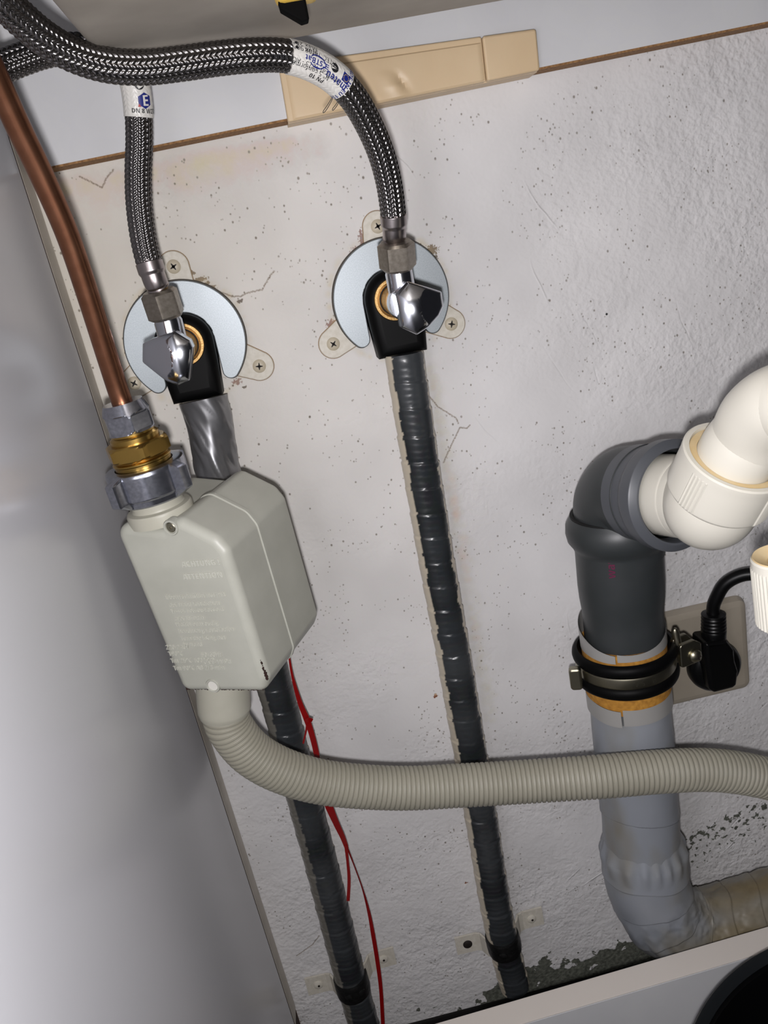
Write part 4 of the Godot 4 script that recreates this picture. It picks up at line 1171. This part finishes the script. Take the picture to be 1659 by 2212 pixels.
# ------------------------------------------------------------------ braided hoses
func braid_radius(r0: float) -> Callable:
	var cols := 18; var pitch := 0.0034
	return func(s: float, a: float) -> float:
		var u := fposmod(a / TAU * cols, cols); var k := int(u); var f := u - k
		var dirn := 1.0 if k % 2 == 0 else -1.0
		var w := fposmod(s / pitch + dirn * (f - 0.5) * 0.9, 1.0)
		return r0 - 0.0012 + 0.0013 * pow(maxf(0.0, sin(PI * w)), 0.6) * (0.35 + 0.65 * pow(sin(PI * f), 0.7))

func build_hoses() -> void:
	var WL := P(403, 737, 0.0); var WR := P(842, 643, 0.0)
	for which in 2:
		var right := which == 0
		var W := WR if right else WL
		var nut0 := W + Vector3(0, 0.0245, 0.080)
		var fer := P(852, 498, 0.088) if right else P(333, 601, 0.084)
		var list: Array[Vector3] = [nut0, nut0 + Vector3(0, 0.018, 0.001), fer]
		list.append_array(pts([[847, 440, 0.094], [838, 385, 0.101], [822, 328, 0.110], [797, 270, 0.120], [764, 213, 0.132], [722, 168, 0.142], [672, 138, 0.151], [615, 121, 0.158], [545, 120, 0.164], [470, 127, 0.168], [390, 138, 0.173], [310, 146, 0.178], [232, 141, 0.184], [160, 119, 0.192], [100, 85, 0.202], [45, 40, 0.214], [0, -6, 0.226], [-50, -70, 0.24]] if right else
			[[316, 545, 0.083], [306, 490, 0.083], [300, 430, 0.083], [299, 370, 0.083], [301, 310, 0.084], [300, 255, 0.085], [296, 210, 0.087], [288, 172, 0.09], [270, 138, 0.094], [240, 116, 0.098], [198, 106, 0.103], [150, 105, 0.107], [95, 113, 0.112], [45, 129, 0.117], [0, 147, 0.122], [-60, 172, 0.13]]))
		var rail := Rail.new(list, Vector3.BACK, 0.0005)
		var h := thing("braided_hose", "steel braided hose %s" % ("from right valve arching left under the sink, printed white label" if right else "from left valve rising straight, white label bearing an E"), "hose", nut0, "braided hoses")
		var mb := MB.new()
		var axis := (fer - nut0).normalized()
		var nx := arrow(nut0, axis)
		hex_nut(mb, 0.0242, 0.0205, nx * Transform3D(Basis(Vector3.UP, 0.42 if right else -0.12), Vector3.ZERO), 0.0018)
		part("nut", mb.mesh(22), M["nickel"], h, "nickel hexagon nut")
		var s1 := rail.near(P(847, 462, 0.091) if right else P(321, 566, 0.083))
		var sb := 0.0205
		part("collar", sweep(rail, sb, sb + 0.004, 6, 32, func(_s: float, _a: float) -> float: return 0.0066), M["old brass"], h)
		part("ferrule", sweep(rail, sb + 0.002, s1 + 0.001, 90, 48, func(s: float, _a: float) -> float:
			var t := (s - sb) / (s1 - sb)
			var r := 0.0085 + 0.0010 * smoothstep(0.55, 0.68, t) + 0.0002 * t
			return r - 0.0006 * exp(-pow((t - 0.16) / 0.035, 2.0)) - 0.0010 * smoothstep(0.975, 1.0, t) - 0.0004 * smoothstep(0.12, 0.06, t), null, 3), M["ferrule steel"], h, "crimped steel ferrule")
		var la := rail.near(P(738, 186, 0.139) if right else P(301, 254, 0.085)); var lb := rail.near(P(622, 123, 0.157) if right else P(286, 168, 0.09))
		part("braid", sweep(rail, s1, rail.length, int((rail.length - s1) / 0.0034 * 6.0), 108, braid_radius(0.0094 if right else 0.0093)), M["braid"], h, "braided steel sleeve")
		var under := braid_radius(0.0)
		var rl := 0.0099
		var lbl := part("label", sweep(rail, la, lb, 150, 108, func(s: float, a: float) -> float: return rl + under.call(s, a) * 0.22, null, 3), M["label white"], h, "white printed sleeve label")
		var ri := rl + 0.00022
		if right:
			var L := lb - la
			var put := func(text: String, size: float, along: float, ang: float, ink: String, bold := true, turn := 0.0) -> void:
				part("print", bent(letters(text, size, 0.0, bold).get_mesh_arrays(), rail, la + along * L, ang, ri, turn), M[ink], lbl)
			put.call("mateu", 0.0056, 0.26, -0.30, "ink blue")
			put.call("CSTBat", 0.0042, 0.665, 0.02, "ink blue")
			put.call("ATEC 14/08", 0.0017, 0.60, 0.42, "ink black", false)
			put.call("Certificat 1273 - ACS agua", 0.0016, 0.74, -0.32, "ink black", false)
			put.call("N° 5 conforme", 0.0016, 0.70, -0.50, "ink black", false)
			put.call("PN 10", 0.0024, 0.56, -0.85, "ink black")
			put.call("MADE IN EU 114", 0.0017, 0.055, -0.05, "ink blue", true, PI / 2)
			put.call("Max 90°C", 0.0018, 0.86, 0.42, "ink black", false)
			put.call("Max 20°C", 0.0018, 0.86, 0.72, "ink black", false)
			for q in 2: part("print", bent(flat([circle(Vector2.ZERO, 0.0010, 10)]), rail, la + 0.955 * L, 0.40 + 0.32 * q, ri, 0.0), M["ink black"], lbl)
			var eye := []
			for sq in [1.0]:
				eye.append(ring_outline(Vector2.ZERO, 0.0052, 0.0007, 20, 0.72, 0.5, PI - 0.2)); eye.append(ring_outline(Vector2.ZERO, 0.0052, 0.0007, 20, 0.72, PI + 0.2, TAU - 0.5))
				for q in 3: eye.append(PackedVector2Array([Vector2(-0.0075, -0.0013 + q * 0.0011), Vector2(-0.0050, -0.0013 + q * 0.0011), Vector2(-0.0050, -0.0008 + q * 0.0011), Vector2(-0.0075, -0.0008 + q * 0.0011)]))
			part("print", bent(flat(eye), rail, la + 0.64 * L, 0.02, ri, 0.0), M["ink blue"], lbl)
			var sqr := PackedVector2Array([Vector2(-0.0027, -0.0027), Vector2(0.0027, -0.0027), Vector2(0.0027, 0.0027), Vector2(-0.0027, 0.0027)])
			part("print", bent(flat([sqr]), rail, la + 0.13 * L, 0.22, ri, 0.0), M["ink blue"], lbl)
			var stars := []
			for q in 12: stars.append(circle(Vector2.from_angle(TAU * q / 12) * 0.0019, 0.00028, 5))
			part("print", bent(flat(stars), rail, la + 0.13 * L, 0.22, ri + 0.00006, 0.0), M["ink yellow"], lbl)
			part("print", bent(flat([ring_outline(Vector2.ZERO, 0.0027, 0.0003, 20), PackedVector2Array([Vector2(-0.0020, -0.0003), Vector2(0.0020, -0.0003), Vector2(0.0020, 0.0003), Vector2(-0.0020, 0.0003)])]), rail, la + 0.36 * L, 0.26, ri, 0.0), M["ink black"], lbl)
		else:
			var se := rail.near(P(300, 216, 0.087))
			var hexa := PackedVector2Array()
			for q in 6: hexa.append(Vector2.from_angle(TAU * q / 6 + PI / 6) * 0.0052)
			part("print", bent(flat([hexa]), rail, se, 0.62, ri, -PI / 2), M["ink blue"], lbl)
			part("print", bent(letters("E", 0.0092).get_mesh_arrays(), rail, se, 0.66, ri + 0.0001, -PI / 2), M["label white"], lbl)
			part("print", bent(flat([PackedVector2Array([Vector2(-0.0050, -0.0040), Vector2(-0.0028, -0.0040), Vector2(-0.0040, -0.0015)])]), rail, se, 0.62, ri, -PI / 2), M["ink red"], lbl)
			part("print", bent(letters("DN 8 W270", 0.0017).get_mesh_arrays(), rail, rail.near(P(298, 240, 0.085)), 0.68, ri, -PI / 2), M["ink black"], lbl)
			part("print", bent(flat([ring_outline(Vector2.ZERO, 0.0036, 0.0004, 20, 1.1)]), rail, rail.near(P(288, 178, 0.09)), 0.40, ri, -PI / 2), M["ink black"], lbl)
			var ra := rail.near(P(252, 122, 0.096)); var rb := rail.near(P(204, 106, 0.102))
			part("red_band", sweep(rail, ra, rb, 40, 48, func(_s: float, _a: float) -> float: return 0.0102, null, 3), M["ink red"], h, "red plastic band")
	# bent wire ends sticking out below the label
	var wires := thing("wire_tie", "thin wire tie with two bent ends poking below the hose label", "wire", P(722, 200, 0.128))
	for q in [[[722, 206], [712, 226], [703, 240], [698, 244], [699, 239], [708, 226], [719, 208]], [[735, 214], [728, 228], [721, 237], [718, 238], [719, 234], [726, 225], [733, 213]]]:
		var l := []
		for w in q: l.append([w[0], w[1], 0.124])
		var wr := Rail.new(pts(l), Vector3.BACK, 0.0003)
		part("wire_end", sweep(wr, 0, wr.length, 60, 8, func(_s: float, _a: float) -> float: return 0.00022, null, 3), M["ink black"], wires)

# ------------------------------------------------------------------ power outlet, plug and cable
func build_socket() -> void:
	var tr := P(1606, 1291, 0.009); var br := P(1632, 1484, 0.009)
	var side := tr.y - br.y
	var c := Vector3((tr.x + br.x) / 2 - side / 2, (tr.y + br.y) / 2, 0.0)
	var o := thing("wall_socket", "grey beige square wall socket plate behind the drain clamp", "socket", c)
	var mb := MB.new()
	slab(mb, rect(side, side, 0.0095, 6), [[0.0, 0.0004], [0.0, 0.003], [0.0022, 0.0085], [0.004, 0.0097], [0.008, 0.0104]], Transform3D(Basis(), c))
	part("frame", mb.mesh(30), M["outlet plastic"], o)
	var p0 := P(1543, 1438, 0.018)
	var pl := thing("power_plug", "black angled mains plug with cable in the wall socket", "plug", Vector3(p0.x, p0.y, 0.011))
	var f := Transform3D(Basis(), Vector3(p0.x, p0.y, 0.0))
	part("body", turned([[0.0, 0.0106], [0.0245, 0.0106], [0.0265, 0.0125], [0.0268, 0.018], [0.0255, 0.023], [0.0215, 0.0275], [0.010, 0.030], [0.0, 0.0305]], 56, f * Transform3D(Basis(Vector3.RIGHT, PI / 2), Vector3.ZERO), 40), M["black plastic"], pl)
	var ridge := []
	for q in [[1519, 1386], [1567, 1380], [1583, 1402], [1585, 1424], [1592, 1448], [1588, 1478], [1580, 1484], [1540, 1494], [1531, 1488], [1527, 1472], [1522, 1440]]:
		var d := P(q[0], q[1], 0.036) - f.origin
		ridge.append(Vector2(d.x, d.y))
	if signed(ridge) < 0: ridge.reverse()
	part("grip", plate(rounded(ridge, 0.003, 4), 0.014, 0.040, 0.004, f, 40), M["black plastic"], pl, "raised finger grip")
	var n0 := P(1542, 1395, 0.026); var n1 := P(1541, 1322, 0.026)
	var pr := [[0.0, -0.004], [0.0118, -0.004], [0.0114, 0.008], [0.0116, 0.014]]
	for k in 5: pr.append_array([[0.0118 - k * 0.0001, 0.0165 + k * 0.0036], [0.0110 - k * 0.0001, 0.0180 + k * 0.0036], [0.0118 - k * 0.0001, 0.0194 + k * 0.0036]])
	pr.append_array([[0.0112, 0.0345], [0.0070, 0.0355], [0.0, 0.0355]])
	part("strain_relief", turned(pr, 40, arrow(n0, n1 - n0), 40), M["black plastic"], pl, "ribbed strain relief neck")
	var cr := Rail.new([n0.lerp(n1, 0.8), n1 + Vector3(0, 0.004, 0), P(1546, 1295, 0.028), P(1566, 1262, 0.032), P(1602, 1243, 0.038), P(1645, 1240, 0.046), P(1710, 1244, 0.058), P(1790, 1262, 0.075), P(1790, 1262, 0.075) + Vector3(0.05, -0.03, 0.02), P(1790, 1262, 0.075) + Vector3(0.08, -0.12, 0.03)] as Array[Vector3], Vector3.BACK, 0.001)
	part("cable", sweep(cr, 0.0, cr.length, 160, 28, func(_s: float, _a: float) -> float: return 0.0062), M["black plastic"], pl, "black round cable")

# ------------------------------------------------------------------ ribbon, bin, white cap
func strip(list: Array, parent: Node3D, called: String) -> void:   # a thin ribbon: [x, y, height, width in pixels, twist]
	var l := []
	for q in list: l.append([q[0], q[1], q[2]])
	var rail := Rail.new(pts(l), Vector3.BACK, 0.001)
	var keys := []
	for q in list: keys.append([rail.near(P(q[0], q[1], q[2])), q[3] * 0.40 / 1000.0, q[4]])
	var pos := PackedVector3Array(); var mb := MB.new()
	var n := 120
	var prev := []
	for i in n + 1:
		var s := rail.length * i / n
		var k := 0
		while k < keys.size() - 2 and keys[k + 1][0] < s: k += 1
		var t := clampf((s - keys[k][0]) / maxf(keys[k + 1][0] - keys[k][0], 1e-6), 0, 1)
		var w: float = lerpf(keys[k][1], keys[k + 1][1], t) / 2.0
		var tw: float = lerpf(keys[k][2], keys[k + 1][2], t)
		var f := rail.frame(s)
		var across := (f.basis.z * cos(tw) + f.basis.x * sin(tw)) * w; var nn := (f.basis.x * cos(tw) - f.basis.z * sin(tw)) * 0.00022
		var cur := [f.origin - across + nn, f.origin + nn * 1.6, f.origin + across + nn, f.origin + across - nn, f.origin - nn * 0.4, f.origin - across - nn]
		if prev:
			for e in 6: mb.quad(prev[e], prev[(e + 1) % 6], cur[(e + 1) % 6], cur[e])
		prev = cur
	part(called, mb.mesh(50), M["red ribbon"], parent)

func build_small() -> void:
	var rib := thing("red_ribbon", "shiny red plastic ribbon hanging beside the left taped pipe", "ribbon", P(720, 1760, 0.03))
	strip([[624, 1415, 0.044, 4, 0.3], [632, 1462, 0.044, 6, 0.2], [648, 1518, 0.044, 11, 0.1], [662, 1552, 0.045, 14, 0.0], [673, 1585, 0.045, 13, 0.1], [684, 1630, 0.044, 13, 0.2], [694, 1690, 0.043, 15, 0.1], [708, 1735, 0.042, 19, 0.1], [726, 1778, 0.04, 17, 0.4], [740, 1808, 0.038, 13, 0.2], [749, 1832, 0.036, 10, 0.1]], rib, "strand")
	strip([[747, 1826, 0.037, 8, 0.1], [751, 1862, 0.035, 7, 0.5], [754, 1900, 0.034, 8, 0.3], [752, 1946, 0.033, 8, 0.1]], rib, "tail")
	strip([[748, 1826, 0.036, 5, 0.6], [765, 1870, 0.034, 4, 1.0], [783, 1920, 0.034, 5, 1.0], [797, 1972, 0.035, 9, 0.6], [806, 2020, 0.036, 11, 0.4], [815, 2075, 0.036, 11, 0.4], [823, 2140, 0.036, 10, 0.4], [828, 2230, 0.036, 10, 0.4]], rib, "tail")
	strip([[664, 1558, 0.046, 5, 0.0], [661, 1580, 0.045, 4, 0.3], [655, 1606, 0.044, 4, 0.3]], rib, "tail")
	strip([[660, 1556, 0.0465, 8, 0.0], [667, 1555, 0.0475, 13, 0.1], [675, 1556, 0.0465, 8, 0.0]], rib, "knot")
	# white ribbed nut that comes into view at the right
	var k0 := P(1694, 1200, 0.29); var k1 := P(1706, 1345, 0.29)
	var cap := thing("ribbed_cap", "cream ribbed plastic nut at the right edge above the wall socket", "cap", k1)
	var R := 0.0187
	var L := k0.distance_to(k1)
	var ribs := func(r: float, y: float, a: float) -> float:
		return r + (0.0005 * absf(sin(a * 22.0)) if r > R - 0.0006 and y < L * 0.86 else 0.0)
	var pr := [[0.0, 0.0], [R * 0.9, 0.0], [R, 0.001]]
	for k in 8: pr.append([R, 0.002 + (L * 0.85 - 0.002) * k / 7.0])
	pr.append_array([[R, L * 0.88], [R, L * 0.97], [R * 0.96, L]])
	var kx := arrow(k1, k0 - k1)
	part("body", turned(pr, 176, kx, 22, ribs), M["white drain plastic"], cap)
	part("top", turned([[R * 0.965, L - 0.0008], [R * 0.93, L + 0.0006], [R * 0.70, L - 0.0012], [R * 0.52, L - 0.0030], [R * 0.48, L - 0.006], [R * 0.46, L - 0.014]], 64, kx, 40), M["yellowed plastic"], cap, "yellowed top face")
	part("branch", turned([[0.0, 0.0], [R * 0.62, 0.0], [R * 0.62, 0.17], [0.0, 0.17]], 40, arrow(k1.lerp(k0, 0.35) + Vector3(0.008, 0, 0), Vector3(1, 0.02, 0.1), Vector3.BACK)), M["white drain plastic"], cap)
	part("bore", turned([[R * 0.47, L - 0.012], [0.0, L - 0.012]], 32, kx), M["screw recess"], cap)
	# black bin in the corner
	var bc := Vector3(0.3338, -0.03, 0.3579); var br := 0.1886
	var bin := thing("waste_bin", "round black plastic bin in the lower right corner", "bin", bc + Vector3(0, -0.165, 0))
	part("tub", turned([[0.0, -0.165], [br * 0.86, -0.165], [br * 0.965, -0.020], [br * 0.965, -0.010], [br * 0.94, -0.010], [br * 0.83, -0.160], [0.0, -0.160]], 96, Transform3D(Basis(), bc)), M["black plastic"], bin)
	part("rim", turned([[br * 0.95, -0.014], [br * 0.985, -0.012], [br, -0.006], [br, -0.002], [br * 0.99, 0.0], [br * 0.975, -0.001], [br * 0.95, -0.006]], 128, Transform3D(Basis(), bc)), M["bin rim"], bin, "dark grey rolled rim")
